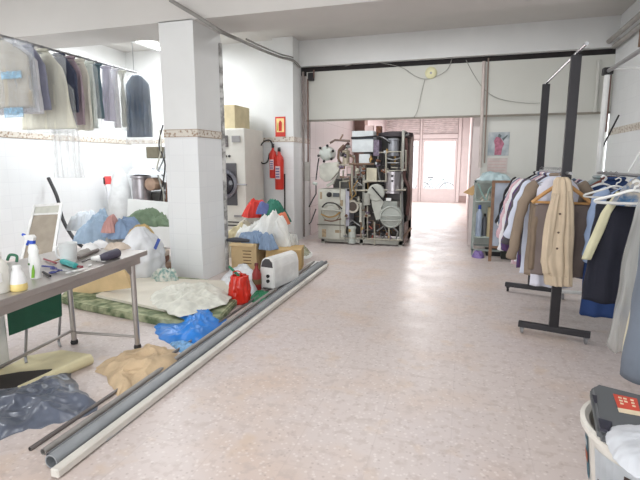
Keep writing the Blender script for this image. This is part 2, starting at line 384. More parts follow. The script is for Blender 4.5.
# ------------------------------------------------------------------ ceiling fixtures
def tube_lamp(x, y, lx, ly, label):
    t = thing('ceiling_lamp', label, 'lamp', (x, y, HC))
    bm = nb(); box(bm, (x, y, HC-.03), (lx, ly, .06), bev=.01); obj('lamp_housing', bm, WHITEP, t)
    m = mat('lamp_glow', (1, 1, 1), emit=14)
    bm = nb(); along = Vector((1, 0, 0)) if lx > ly else Vector((0, 1, 0)); c = Vector((x, y, HC-.075)); h = along*(max(lx, ly)/2-.04)
    tube(bm, [c-h, c+h], .035, 10); obj('lamp_tube', bm, m, t)
tube_lamp(-5.72, 7.7, .5, 1.25, 'glowing tube lamp on alcove ceiling left of the big pillar')
# conduit strip on the hall ceiling
bm = nb(); beam(bm, atZ(395, 17, 3.74), atZ(497, 8, 3.74), .02, .012); o = obj('lamp_rail', bm, GREYM); tag(o, 'thin grey rail fixed to the ceiling between the two beams', 'rail')
# ------------------------------------------------------------------ pipes, cables, posts
def pipe(name, pts, r, m, label, cat='pipe', seg=10, **k):
    bm = nb(); tube(bm, pts, r, seg, **k); o = obj(name, bm, m, smooth=A); return tag(o, label, cat)
pipe('vertical_post', [(.232, 8.74, 3.2), (.262, 8.74, 1.42)], .028, mat('post_paint', sr(196, 184, 178), .5), 'pale slim pipe running down the partition beside the poster', 'pipe')
pipe('thin_conduit', [(.30, 8.76, 3.25), (.33, 8.76, 1.5)], .012, mat('brown_conduit', sr(140, 122, 112), .5), 'thin brown conduit close beside the pale partition pipe', 'conduit')
pipe('wall_pipe', [(-3.0, 8.72, 3.2), (-3.0, 8.72, .05)], .022, mat('dull_pipe', sr(140, 130, 126), .5), 'dull grey pipe at the column corner, left of the machine', 'pipe')
pipe('copper_pipe', [(-2.78, 8.70, 3.22), (-2.78, 8.70, 3.08), (-2.9, 8.70, 3.06), (-2.9, 8.70, 1.85), (-2.9, 8.70, 1.5)], .014, mat('dull_copper', sr(120, 92, 84), .5, .3), 'bent brown pipe hugging the column, second pipe from the column', 'pipe')
bm = nb(); box(bm, (-2.92, 8.71, 1.34), (.1, .06, .36), bev=.01); o = obj('switch_box', bm, mat('switch_grey', sr(180, 176, 170), .5)); tag(o, 'small grey junction box at the foot of the bent brown pipe', 'box')
bm = nb(); box(bm, (-2.84, 8.72, 3.1), (.1, .1, .14), bev=.008); o = obj('shutter_bracket', bm, DARK); tag(o, 'black bracket under the shutter slot at the far column', 'bracket')
cab = [atY(170, 0, 5.0), atY(200, 18, 5.05), atY(222, 32, 5.1), atY(242, 41, 5.9), atY(262, 50, 7.0), atY(280, 57, 8.2), atY(293, 60.5, 8.3), Vector((-3.03, 8.6, 3.27))]
def smooth_pts(P, k=5):
    out = []; P = [Vector(p) for p in P]
    for i in range(len(P)-1):
        p0, p1, p2, p3 = P[max(i-1, 0)], P[i], P[i+1], P[min(i+2, len(P)-1)]
        for j in range(k):
            u = j/k; out.append(.5*((2*p1)+(p2-p0)*u+(2*p0-5*p1+4*p2-p3)*u*u+(-p0+3*p1-3*p2+p3)*u**3))
    return out+[P[-1]]
pipe('ceiling_cable', smooth_pts(cab), .022, mat('cable_grey', sr(136, 134, 130), .6), 'grey cable bundle sagging from near beam to the far column', 'cable')
pipe('second_cable', [p+Vector((.02, -.03, .04)) for p in smooth_pts(cab)[16:-5]], .012, mat('cable_grey2', sr(120, 118, 116), .6), 'thin cable running just above the grey bundle to far column', 'cable')
for i, (pts, lab) in enumerate((
    ([(345, 66), (370, 62), (400, 67), (415, 76), (425, 79), (435, 77), (447, 70), (452, 59)], 'thin sagging wire hanging around the round fitting on the partition'),
    ([(425, 79), (421, 95), (417, 112), (412, 119)], 'thin wire dropping from round fitting to lintel edge'),
    ([(466, 60), (474, 75), (485, 90), (500, 99), (525, 103), (540, 103)], 'thin wire sagging across the partition right of the pale pipe'))):
    pipe('loose_wire', smooth_pts([atY(x, y, 8.755) for x, y in pts]), .005, mat('wire', sr(150, 148, 142), .6), lab, 'wire', 6)
t = thing('ceiling_fitting', 'round yellowish fitting on the partition below the shutter slot', 'fitting', atY(431, 73, 8.78))
bm = nb(); lathe(bm, [(.1, 0), (.1, .03), (.06, .05)], atY(431, 73, 8.78), 20, 'Y'); obj('cover', bm, mat('aged_plastic', sr(214, 210, 170), .5), t, A)
bm = nb(); c_ = atY(431, 73, 8.73); tube(bm, [c_, c_+Vector((0, -.02, 0))], .02, 10); obj('bulb_socket', bm, GREYM, t)
for dx, dz, lab in ((-.02, .02, 'fat grey pipe along right wall near the ceiling, upper of two'), (.06, -.06, 'fat grey pipe along right wall near the ceiling, lower of two')):
    pipe('wall_duct', [(2.08+dx, 8.66, 3.35+dz), (2.08+dx, 3.5, 3.37+dz)], .038, mat('duct_paint', sr(168, 164, 160), .6), lab, 'pipe')
pipe('corner_pipe', [atY(611, 68, 8.72), atY(605.5, 132, 8.72)], .02, mat('dull_copper', (0, 0, 0)), 'brown vertical pipe in the corner behind the white rack', 'pipe')
pipe('grey_conduit', [atY(599, 60, 8.75), atY(595, 112, 8.75)], .03, PANELM, 'pale vertical pipe in the corner left of the brown one', 'pipe')
bm = nb(); span(bm, (2.1, 6.6, 3.0), (XR, 7.4, 3.22)); struct('trim_14', bm, BWOOD)
# ================================================================== DRY-CLEANING MACHINE in the opening
MB = atY(360, 244, 8.6)
mach = thing('dry_cleaning_machine', 'big grey dry-cleaning machine of pipes, tanks and motors standing in the opening', 'machine', (MB.x, 8.8, 0))
def W(px, py, Y=8.4):                       # a point of the machine
    p = atY(px, py, Y); return p
def mp(name, bm, m, sm=A, label=None, parent=None):
    o = obj(name, bm, m, parent or mach, sm)
    if label: o['label'] = label
    return o
def face_box(px0, py0, px1, py1, Y, d, bev=.01):
    a = W(px0, py0, Y); b = W(px1, py1, Y); bm = nb()
    span(bm, (a.x, Y, b.z), (b.x, Y+d, a.z), bev=bev); return bm
def ptube(pts, r, Y=8.4, seg=8):
    bm = nb(); tube(bm, [W(x, y, Y) for x, y in pts], r, seg); return bm
def disc(px, py, r, Y, prof=None, seg=24, axis='Y', m=None):
    bm = nb(); c = W(px, py, Y); lathe(bm, prof or [(r, 0), (r, .05), (r*.6, .07)], c, seg, axis); return bm
# steel base and frame
bm = nb(); a = W(318, 242); b = W(402, 247)
for y in (8.42, 9.5): span(bm, (-2.55, y, .03), (-1.02, y+.06, .11))
for x in (-2.55, -1.8, -1.08): span(bm, (x, 8.42, 0), (x+.06, 9.56, .1))
mp('base_frame', bm, MGREY, False)
bm = nb()
for x, y, h in ((-2.5, 9.4, 1.75), (-1.08, 8.46, 2.06), (-1.08, 9.5, 2.08), (-1.78, 8.5, 1.6), (-1.95, 9.4, 2.0)): span(bm, (x, y, .1), (x+.045, y+.045, h))
for z in (1.0, 1.48, 2.03): span(bm, (-1.78, 9.45, z), (-1.05, 9.49, z+.04)); span(bm, (-1.08, 8.48, z), (-1.04, 9.5, z+.04))
mp('upright_frame', bm, MGREY, False)
# dark interior mass: still body, button trap and cartridge housing behind the pipework
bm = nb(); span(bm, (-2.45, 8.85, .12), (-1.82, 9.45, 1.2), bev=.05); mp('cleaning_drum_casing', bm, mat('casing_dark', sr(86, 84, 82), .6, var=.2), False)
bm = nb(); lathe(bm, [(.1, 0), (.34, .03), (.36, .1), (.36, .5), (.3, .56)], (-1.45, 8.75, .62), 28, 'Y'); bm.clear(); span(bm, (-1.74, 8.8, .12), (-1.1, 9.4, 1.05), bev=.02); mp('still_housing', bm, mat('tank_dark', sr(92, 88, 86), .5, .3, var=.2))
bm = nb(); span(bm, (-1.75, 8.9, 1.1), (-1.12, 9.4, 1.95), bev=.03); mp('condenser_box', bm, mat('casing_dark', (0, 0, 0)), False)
# solvent tank panel with hatch, lower left
bm = face_box(318, 189, 345, 240, 8.36, .5, .015); pan = mp('solvent_tank', bm, CREAM, False)
bm = face_box(317, 224, 345, 226, 8.33, .04, .004); mp('panel_seam', bm, mat('seam', sr(110, 106, 98), .6), False, parent=pan)
bm = disc(331, 212, .17, 8.36, [(.17, 0), (.17, .03), (.13, .045), (.12, .06), (.03, .07)]); hatch = mp('hatch_door', bm, CREAM, parent=pan)
bm = nb(); tube(bm, [W(320, 209, 8.27), W(342, 211, 8.27)], .022, 8); mp('hatch_bar', bm, MGREY, parent=pan)
bm = disc(329.5, 194.5, .045, 8.34); mp('gauge', bm, DARK, parent=pan)
bm = face_box(333, 193, 339, 197, 8.33, .03, .003); mp('nameplate', bm, mat('plate_blue_grey', sr(70, 74, 80), .5), False, parent=pan)
bm = face_box(345, 189, 349, 226, 8.38, .4, .005); mp('side_panel', bm, mat('lilac_panel', sr(176, 176, 188), .5), False, parent=pan)
for pts, r_, m_ in (([(322, 207), (327, 203), (336, 204), (342, 209)], .012, DARK), ([(321, 214), (328, 217), (335, 216), (341, 211)], .014, BRASS), ([(324, 220), (332, 221), (341, 219)], .01, RUST)):
    bm = nb(); tube(bm, smooth_pts([W(x, y, 8.29) for x, y in pts]), r_, 8); mp('panel_hose', bm, m_, parent=pan)
bm = disc(331, 212, .185, 8.352, [(.185, 0), (.185, .01), (.17, .012)]); mp('hatch_gasket', bm, mat('gasket', sr(120, 112, 96), .7), parent=pan)
for x0, y0, x1, y1 in ((320, 192, 322, 199), (340, 200, 343, 206), (322, 229, 326, 237), (335, 230, 341, 233)): mp('rust_patch', face_box(x0, y0, x1, y1, 8.356, .006, 0), mat('rust_stain', sr(160, 142, 116), .8, var=.2, vscale=25), False, parent=pan)
# triangular belt guard, star-knob still door
bm = nb(); poly = [W(x, y, 8.38) for x, y in ((319, 166), (323, 163), (338, 162), (341, 166), (338, 172), (330, 181), (325, 182), (320, 178))]
prism(bm, poly, (0, .1, 0)); bmesh.ops.bevel(bm, geom=bm.edges[:], offset=.008, segments=1, affect='EDGES'); mp('belt_guard', bm, CREAM, False)
bm = nb(); prism(bm, [W(x, y, 8.42) for x, y in ((336, 176), (338, 174), (333, 184), (327, 187), (326, 185), (331, 182))], (0, .08, 0)); mp('guard_lip', bm, CREAM, False)
bm = disc(326, 153.5, .11, 8.42, [(.06, -.3), (.12, -.28), (.13, 0), (.1, .03), (.05, .045)]); still = mp('star_knob_door', bm, mat('pale_cast', sr(190, 196, 190), .5))
bm = nb(); c0 = W(326, 153.5, 8.4)
for k in range(6):
    an = k*PI/3+.3; q = c0+Vector((math.cos(an)*.13, 0, math.sin(an)*.13)); tube(bm, [c0+Vector((math.cos(an)*.09, 0, math.sin(an)*.09)), q], .018, 6)
mp('door_clamps', bm, MGREY, parent=still)
for k in range(6):
    an = k*PI/3+.3; q = c0+Vector((math.cos(an)*.145, -.02, math.sin(an)*.145)); bm = nb(); bmesh.ops.create_uvsphere(bm, u_segments=10, v_segments=6, radius=.026, matrix=Matrix.Translation(q)); mp('clamp_knob', bm, DARK, parent=still)
# filter cylinders and pump, upper middle-left
def vcyl(name, px, y0, y1, r, Y, m, capr=1.12, label=None):
    a = W(px, y1, Y); h = W(px, y0, Y).z-a.z; bm = nb()
    lathe(bm, [(r*capr, 0), (r*capr, .03), (r, .035), (r, h-.05), (r*capr, h-.045), (r*capr, h-.015), (r*.7, h)], a, 20); return mp(name, bm, m, label=label)
vcyl('filter_cylinder', 346, 150, 164, .065, 8.45, mat('tan_metal', sr(170, 160, 142), .4, .5))
vcyl('pump_motor', 393, 138, 156, .095, 8.5, mat('motor_grey', sr(150, 152, 158), .4, .5))
vcyl('distillation_kettle', 393, 171, 193, .155, 8.5, mat('kettle_steel', sr(170, 165, 168), .3, .8, var=.1))
vcyl('water_separator', 367, 193, 205, .055, 8.35, MGREY)
vcyl('sight_tube', 360.5, 203, 222, .022, 8.36, CREAM)
vcyl('lower_pump', 352, 226, 243, .07, 8.42, mat('pale_cast', (0, 0, 0)))
for x, y in ((392.5, 176), (392.5, 181)): mp('kettle_bolt', disc(x, y, .018, 8.335), DARK)
# white electrical cabinet with dark band
cab_ = mp('electrical_cabinet', face_box(352, 131, 373, 152, 8.4, .35, .01), mat('cabinet_white', sr(206, 212, 214), .45), False)
mp('dark_band', face_box(351.7, 136.8, 373.3, 139, 8.39, .02, .002), mat('band_slate', sr(58, 66, 76), .5), False, parent=cab_)
mp('junction_box', face_box(359, 154, 370, 163, 8.42, .2, .006), mat('cabinet_white', (0, 0, 0)), False)
mp('contactor_box', face_box(366.5, 168, 376.5, 181, 8.4, .2, .006), mat('cream_box', sr(196, 190, 168), .5, var=.1), False)
mp('relay_stack', face_box(373.5, 140, 379, 156, 8.42, .25, .004), mat('relay_lilac', sr(112, 100, 118), .5, var=.3, vscale=30), False)
mp('rusty_duct', face_box(376, 126, 381, 136, 8.7, .15, .006), RUST, False)
mp('pink_control', face_box(365, 125.5, 373, 131, 8.6, .12, .006), mat('control_pink', sr(214, 186, 182), .5), False)
# fan housing on top right
bm = nb(); c = W(395, 135.5, 8.85); lathe(bm, [(.2, 0), (.30, .02), (.30, .09), (.12, .12)], c-Vector((0, 0, .05)), 28, sx=1.1); mp('fan_housing', bm, mat('fan_dark', sr(70, 64, 68), .5, .3))
bm = nb(); tube(bm, smooth_pts([W(376, 136.5, 8.5), W(384, 138, 8.45), W(389, 143, 8.45), W(390, 150, 8.45)]), .014, 8); mp('fan_hose', bm, GREYM)
bm = nb(); tube(bm, [W(351, 138, 8.38), W(377, 136, 8.38), W(382, 138, 8.38), W(390, 143.5, 8.38)], .012, 8); mp('black_cable', bm, DARK)
bm = nb(); tube(bm, smooth_pts([W(406, 138, 8.5), W(407, 160, 8.5), W(404, 176, 8.45), W(409, 190, 8.45), W(407, 215, 8.5)]), .03, 8); mp('rusty_down_pipe', bm, mat('dark_red_pipe', sr(84, 58, 54), .6))
# centre gear, chute, round trap
bm = disc(376.5, 192.5, .155, 8.42, [(.155, 0), (.155, .06), (.14, .075)], 32); mp('belt_wheel', bm, mat('wheel_grey', sr(178, 180, 172), .5, var=.08))
bm = nb(); prism(bm, [W(x, y, 8.36) for x, y in ((370, 189), (374, 186), (384, 202), (381, 208), (385, 218), (376, 220), (372, 206))], (0, .1, 0)); mp('belt_chute', bm, mat('wheel_grey', (0, 0, 0)), False)
bm = nb(); tube(bm, [W(372, 187, 8.33), W(384, 201, 8.33)], .014, 6); mp('drive_belt', bm, DARK)
bm = disc(391, 217, .2, 8.33, [(.2, -.25), (.2, 0), (.18, .02), (.165, .0), (.05, .015)], 36); trap = mp('button_trap', bm, mat('trap_grey', sr(172, 176, 170), .5, var=.06))
for y in (216, 220.5): mp('trap_bar', ptube([(381, y), (401, y)], .016, 8.30), mat('trap_grey', (0, 0, 0)), parent=trap)
mp('trap_hood', face_box(382, 201, 397, 212, 8.4, .25, .02), mat('trap_grey', (0, 0, 0)), False, parent=trap)
mp('white_tag', face_box(386, 198, 391, 201, 8.34, .02, .002), WHITEP, False)
bm = disc(352.5, 206.5, .12, 8.4, [(.12, -.12), (.125, -.02), (.12, .01), (.088, .01), (.08, -.08), (.01, -.09)], 28); mp('inspection_port', bm, mat('port_rim', sr(186, 180, 168), .5))
bm = disc(352.5, 206.5, .082, 8.42, [(.08, 0), (.08, .01)], 24); mp('port_glass', bm, mat('port_brown', sr(70, 54, 46), .3))
# pipework: individually visible runs
PIPE = mat('pale_pipe', sr(176, 172, 158), .45, .3, var=.1); PIPER = mat('brownish_pipe', sr(134, 112, 96), .5, .4, var=.15); PIPES = mat('steel_pipe', sr(140, 142, 142), .35, .7)
runs = [([(340, 165), (352, 165.5), (352, 200)], .02, 8.4, PIPE), ([(340, 177), (350, 177), (350, 196)], .016, 8.38, PIPER),
 ([(340, 200), (340, 181.5), (347, 181.5)], .013, 8.36, PIPE), ([(330, 143), (335, 140), (350, 141)], .02, 8.42, mat('hood_brown', sr(120, 104, 96), .6)),
 ([(340, 140), (343, 134.5)], .016, 8.42, PIPER), ([(379, 152.5), (386, 152.5), (386, 181), (363, 181.5)], .016, 8.36, PIPE),
 ([(386, 152), (401, 151.5), (401, 168), (391, 167.5)], .012, 8.36, PIPE), ([(385.5, 171), (406, 170), (406, 150)], .014, 8.38, PIPE),
 ([(352, 190.5), (406, 190)], .016, 8.38, PIPE), ([(367.5, 206), (367.5, 238), (340, 238), (340, 205)], .014, 8.36, PIPE),
 ([(345, 219), (345, 234), (347, 235)], .012, 8.34, PIPE), ([(349, 164), (374, 164)], .018, 8.42, PIPER),
 ([(367, 239), (402, 240)], .02, 8.38, PIPE), ([(389, 226), (389, 240)], .016, 8.36, PIPE), ([(374.5, 222), (374.5, 245)], .014, 8.36, PIPE),
 ([(402, 191), (403, 222), (402, 240)], .018, 8.4, PIPES), ([(361, 222), (361, 238)], .012, 8.36, PIPER), ([(355, 171), (357, 186), (350, 190)], .02, 8.44, PIPES),
 ([(378, 156), (378, 170), (380, 181)], .015, 8.44, PIPES), ([(382, 156), (382, 178)], .012, 8.42, DARK), ([(375, 156), (375, 168)], .012, 8.44, DARK),
 ([(360, 166), (361, 175), (356, 181), (364, 187)], .012, 8.4, PIPES), ([(356, 166), (356, 178)], .01, 8.38, PIPE), ([(362, 167), (362, 177)], .009, 8.38, PIPE),
 ([(346, 152), (354, 158), (353, 165)], .02, 8.46, PIPER), ([(316, 209), (311, 222), (309, 224)], .012, 8.34, DARK), ([(309, 207), (313, 199), (316, 194), (316, 183)], .012, 8.38, DARK),
 ([(316, 180), (318, 163), (319, 158)], .012, 8.38, DARK), ([(313, 183), (317, 184)], .03, 8.38, mat('pale_cast', (0, 0, 0))), ([(344, 145), (339, 150), (338, 158), (341, 164)], .022, 8.5, PIPER),
 ([(349, 143), (343, 149), (341, 152)], .03, 8.5, mat('dark_red_pipe', (0, 0, 0))), ([(392, 226), (398, 232), (396, 239)], .016, 8.38, PIPES), ([(377, 231), (384, 226), (387, 233), (382, 239)], .016, 8.38, PIPES),
 ([(369, 226), (374, 231), (372, 238)], .014, 8.38, mat('red_hose', sr(150, 80, 70), .6)), ([(402, 239), (411, 228)], .022, 8.46, PIPER), ([(346, 228), (352, 220), (360, 226)], .016, 8.4, PIPES),
 ([(350, 200), (356, 194), (353, 188), (358, 180)], .01, 8.36, BRASS), ([(349, 182), (352, 198)], .009, 8.35, BRASS), ([(403, 150), (403, 137), (409, 134)], .02, 8.6, PIPES), ([(386, 158), (393, 160), (400, 158)], .014, 8.4, PIPES), ([(387, 163), (399, 163)], .014, 8.4, PIPES)]
for pts, r_, Y_, m_ in runs: mp('pipe_run', ptube(pts, r_, Y_), m_)
rv = random.Random(3)
for k in range(58):                          # valves and unions where the pipes meet
    px, py = rv.choice([(340, 165), (352, 177), (349, 190), (386, 153), (386, 171), (367, 182), (345, 234), (367, 214), (374, 232), (389, 236), (361, 230), (352, 232), (358, 200), (378, 163), (381, 170), (356, 171), (400, 168), (403, 205), (348, 218), (363, 171), (344, 155), (347, 147), (395, 232), (383, 234), (370, 224), (372, 160)])
    px += rv.uniform(-2, 2); py += rv.uniform(-2, 2); r_ = rv.uniform(.018, .04)
    bm = nb(); c = W(px, py, 8.38); ax = rv.choice('XYZ'); lathe(bm, [(r_*.5, -.04), (r_, -.035), (r_, .0), (r_*.6, .01), (r_*.6, .04)], c, 10, ax)
    mp('valve', bm, rv.choice([PIPES, BRASS, DARK, PIPE, RUST, mat('relay_lilac', (0, 0, 0))]))
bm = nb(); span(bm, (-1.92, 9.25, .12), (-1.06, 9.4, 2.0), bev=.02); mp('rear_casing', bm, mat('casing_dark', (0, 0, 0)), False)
rq = random.Random(11)                       # the dense secondary plumbing and wiring between the units
for k in range(64):
    px = rq.uniform(342, 400); py = rq.uniform(148, 236)
    if 350 < px < 380 and py < 160: continue
    Y_ = rq.uniform(8.44, 8.72); pts = [(px, py)]
    for q in range(rq.choice((2, 3, 3))):
        if (q+k) % 2: px += rq.uniform(-11, 11)
        else: py += rq.uniform(-14, 14)
        px = min(max(px, 341), 402); py = min(max(py, 146), 240); pts.append((px, py))
    mp('pipe_run', ptube(pts, rq.choice((.008, .011, .014, .02)), Y_, 6), rq.choice([PIPE, PIPER, PIPES, DARK, RUST, PIPE, BRASS, MGREY, mat('hood_brown', (0, 0, 0))]))
# right-hand side sheet seen edge-on toward the shop
bm = nb(); span(bm, (-1.0, 8.5, .04), (-.975, 9.5, .42)); mp('side_skirt', bm, mat('side_pink_grey', sr(150, 132, 126), .6), False)
bm = nb(); span(bm, (-1.0, 8.95, .02), (-.975, 9.5, 2.04), bev=.005); mp('side_casing', bm, mat('side_pink_grey', (0, 0, 0)), False)
# ================================================================== TUMBLE DRYER behind the pillar (right side) + box on it
TD = thing('tumble_dryer', 'tall cream laundry dryer with round glass door behind the big pillar', 'dryer', (-4.05, 7.9, 0))
bm = nb(); span(bm, (-4.5, 7.55, .05), (-3.68, 8.35, 2.1), bev=.02); obj('body', bm, mat('dryer_cream', sr(214, 212, 204), .45, var=.02), TD)
bm = nb(); span(bm, (-4.35, 7.53, .75), (-3.85, 7.56, 1.5), bev=.01); dd = obj('door_panel', bm, mat('dryer_door_dark', sr(84, 82, 86), .4), TD)
bm = nb(); c = Vector((-4.08, 7.52, 1.13)); 
lathe(bm, [(.24, .0), (.26, -.0), (.26, .03), (.21, .05), (.19, .02), (.19, 0)], c, 32, 'Y'); dr = obj('door_ring', bm, mat('ring_grey', sr(120, 120, 128), .3, .6), dd, A)
bm = nb(); lathe(bm, [(.19, 0), (.17, .035), (.1, .055), (.02, .06)], c+Vector((0, .012, 0)), 28, 'Y'); obj('door_glass', bm, mat('drum_glass', sr(48, 46, 54), .1), dd, A)
bm = nb(); tube(bm, [(-3.86, 7.5, 1.13), (-3.70, 7.45, 1.13), (-3.6, 7.42, 1.13)], .014, 8); obj('door_handle', bm, GREYM, dd)
bm = nb(); span(bm, (-4.34, 7.53, 1.78), (-4.0, 7.56, 1.98), bev=.004); obj('control_panel', bm, mat('panel_dark', sr(104, 100, 100), .4, var=.3, vscale=30), TD)
bm = nb(); span(bm, (-3.92, 7.53, 1.86), (-3.76, 7.56, 1.97), bev=.004); obj('display', bm, mat('display_grey', sr(150, 148, 148), .4), TD)
for x in (-4.12, -4.05, -3.98):
    bm = nb(); lathe(bm, [(.022, 0), (.018, .03)], (x, 7.55, 1.62), 12, 'Y'); obj('knob', bm, DARK, TD)
bm = nb(); span(bm, (-4.4, 7.54, .44), (-3.72, 7.56, .46)); span(bm, (-4.4, 7.54, .38), (-3.72, 7.56, .40)); obj('vent_slot', bm, DARK, TD)
bm = nb(); span(bm, (-3.92, 7.535, .54), (-3.76, 7.56, .58)); obj('maker_plate', bm, mat('display_grey', (0, 0, 0)), TD)
bm = nb(); span(bm, (-4.5, 7.7, 2.1), (-3.93, 8.3, 2.52), bev=.01); o = obj('carton', bm, mat('manila', sr(200, 186, 152), .9)); tag(o, 'manila cardboard carton on top of the tall laundry dryer', 'box')
# ================================================================== extinguishers, sign on far column
FC = 8.34
def extinguisher(x, z, r, h, label, hose):
    t = thing('fire_extinguisher', label, 'fire extinguisher', (x, FC-r-.03, z), group='fire extinguishers on the far column')
    c = Vector((x, FC-r-.03, z)); bm = nb()
    lathe(bm, [(r*.9, 0), (r, .02), (r, h*.78), (r*.85, h*.86), (r*.4, h*.93), (r*.3, h)], c, 24); cyl = obj('cylinder', bm, REDP, t, A)
    bm = nb(); lathe(bm, [(r*.35, 0), (r*.35, .05)], c+Vector((0, 0, h)), 12); box(bm, c+Vector((0, 0, h+.065)), (.03, .12, .02), rz=.6); box(bm, c+Vector((0, 0, h+.04)), (.025, .1, .015), rz=.6); obj('valve_head', bm, DARK, t)
    bm = nb(); box(bm, c+Vector((0, -r*.93, h*.45)), (r*1.1, .03, h*.34), bev=.012); lb = obj('label_sticker', bm, mat('ext_label', sr(222, 200, 205), .5), t)
    for k in range(4):
        bm = nb(); box(bm, c+Vector((0, -r*.93-.017, h*.34+k*h*.07)), (r*.85, .004, h*.03)); obj('print_line', bm, mat('ext_print', sr(70, 70, 130), .5), lb)
    bm = nb(); box(bm, c+Vector((0, r+.015, h*.7)), (.05, .03, .1)); obj('bracket', bm, GREYM, t)
    if hose:
        bm = nb(); tube(bm, smooth_pts([c+Vector((0, 0, h+.04)), c+Vector((-.06, 0, h+.14)), c+Vector((-.2, 0, h+.1)), c+Vector((-.3, 0, h-.08)), c+Vector((-.24, 0, h-.27)), c+Vector((-.12, 0, h-.26)), c+Vector((-.07, 0, h-.1))]), .013, 8); obj('hose', bm, DARK, t, A)
extinguisher(-3.44, 1.22, .07, .56, 'slim red fire extinguisher on the far column, the left and higher one', True)
extinguisher(-3.31, 1.01, .085, .70, 'large red fire extinguisher on the far column with label, the right one', False)
sg = thing('extinguisher_sign', 'red fire extinguisher pictogram sign on the far white column', 'sign', (-3.32, FC-.008, 2.17))
bm = nb(); span(bm, (-3.42, FC-.014, 1.99), (-3.22, FC-.004, 2.35)); obj('sign_plate', bm, mat('sign_red', sr(206, 60, 50), .5), sg)
bm = nb(); span(bm, (-3.395, FC-.017, 2.07), (-3.245, FC-.012, 2.32)); obj('picture_field', bm, mat('sign_cream', sr(238, 214, 150), .5), sg)
bm = nb(); prism(bm, [(-3.35+.0, FC-.02, 2.09), (-3.29, FC-.02, 2.09), (-3.285, FC-.02, 2.24), (-3.31, FC-.02, 2.28), (-3.33, FC-.02, 2.28), (-3.352, FC-.02, 2.23)], (0, .004, 0)); obj('extinguisher_symbol', bm, REDP, sg)
bm = nb(); prism(bm, [(-3.385, FC-.02, 2.1), (-3.362, FC-.02, 2.1), (-3.365, FC-.02, 2.2), (-3.373, FC-.02, 2.25)], (0, .004, 0)); obj('flame_symbol', bm, mat('sign_flame', sr(170, 170, 60), .5), sg)
pipe('broom_handle', [(-3.235, 8.3, 1.3), (-3.23, 8.26, 0.0)], .014, DARK, 'thin black pole leaning on the far column under the extinguishers', 'pole')
# ================================================================== things leaning on alcove walls
bm = nb(); tube(bm, smooth_pts([atY(53, 178, 6.25)+Vector((-.1, 0, 0)), atY(57, 197, 6.2), atY(63, 220, 6.1), atY(75, 240, 6.0), atY(88, 252, 5.9), atY(94, 262, 5.85)-Vector((0, 0, .1)), Vector((atY(96, 266, 5.85).x, 5.85, .03))]), .028, 8); o = obj('rubber_strip', bm, DARK, smooth=A); tag(o, 'black curved rubber strip leaning against the left tiled wall', 'strip')
fp = thing('filter_screen', 'white framed screen with taupe mesh leaning at left wall', 'screen', (-5.6, 5.1, 0))
def quad_bar(bm, p, q, t=.035): beam(bm, p, q, t, t)
k0, k1, k2, k3 = [atY(x, y, 5.2) for x, y in ((23, 207), (50, 205), (66, 262), (37, 264))]
dl = (k3-k0).normalized(); k3 = k0+dl*((k0.z)/-dl.z); dl2 = (k2-k1).normalized(); k2 = k1+dl2*((k1.z)/-dl2.z)
bk = Vector((0, -.3, 0)); k3 += bk; k2 += bk; k0 += Vector((0, .2, 0)); k1 += Vector((0, .2, 0))
bm = nb(); [quad_bar(bm, p, q) for p, q in ((k0, k1), (k1, k2), (k2, k3), (k3, k0))]; quad_bar(bm, k0+(k3-k0)*.14, k1+(k2-k1)*.14, .025); obj('screen_frame', bm, WHITEP, fp)
bm = nb(); prism(bm, [k0+(k3-k0)*.14, k1+(k2-k1)*.14, k2, k3], (0, .01, 0)); obj('mesh_panel', bm, mat('taupe_mesh', sr(160, 150, 136), .8, bump=.3, bscale=200), fp)
bm = nb(); prism(bm, [k0, k1, k1+(k2-k1)*.14, k0+(k3-k0)*.14], (0, .01, 0)); obj('header_panel', bm, CREAM, fp)
# carton for lamp tubes with red ends
tb = thing('tube_carton', 'long white carton with red ends leaning upright on left wall', 'box', (-6.5, 7.4, 0))
a = atY(107, 177, 7.5); b2 = atY(121, 250, 7.25); d = (b2-a)/(b2-a).length; L_ = (b2-a).length
bm = nb(); beam(bm, a+d*.16, b2-d*.25, .11, .09); obj('carton_body', bm, mat('carton_white', sr(214, 214, 218), .7), tb)
bm = nb(); beam(bm, a, a+d*.16, .115, .095); obj('carton_end', bm, mat('carton_red', sr(196, 60, 60), .6), tb)
bm = nb(); beam(bm, b2-d*.45, b2-d*.2, .115, .095); obj('carton_end', bm, mat('carton_red', (0, 0, 0)), tb)
q = a+d*.08; bm = nb(); box(bm, q+Vector((-.03, -.05, 0)), (.05, .01, .12)); obj('black_print', bm, DARK, tb)
# big white panel leaning in front of the second machine
bm = nb(); prism(bm, [(-5.84, 7.0, .02), (-4.7, 7.0, .02), (-4.7, 7.12, .80), (-5.84, 7.12, .86)], (0, .025, 0)); o = obj('plain_board', bm, mat('panel_white', sr(216, 218, 216), .5, var=.02)); tag(o, 'large plain white panel leaning in front of the alcove machine', 'board')
am = thing('alcove_machine', 'dark steel machine with pipes and motor behind white panel in alcove', 'machine', (-5.6, 7.9, 0))
bm = nb(); span(bm, (-5.9, 7.7, .1), (-5.0, 8.4, .95), bev=.03); obj('machine_base', bm, mat('casing_dark', (0, 0, 0)), am)
bm = nb(); lathe(bm, [(.14, 0), (.17, .02), (.17, 1.1), (.19, 1.12), (.19, 1.16), (.1, 1.18)], (-5.9, 7.6, .1), 24); obj('steel_cylinder', bm, mat('kettle_steel', (0, 0, 0)), am, A)
bm = nb(); lathe(bm, [(.1, -.15), (.12, -.12), (.12, .12), (.07, .15)], atY(154, 184, 7.6), 20, 'Y'); obj('motor', bm, mat('motor_pinkish', sr(168, 140, 120), .5), am, A)
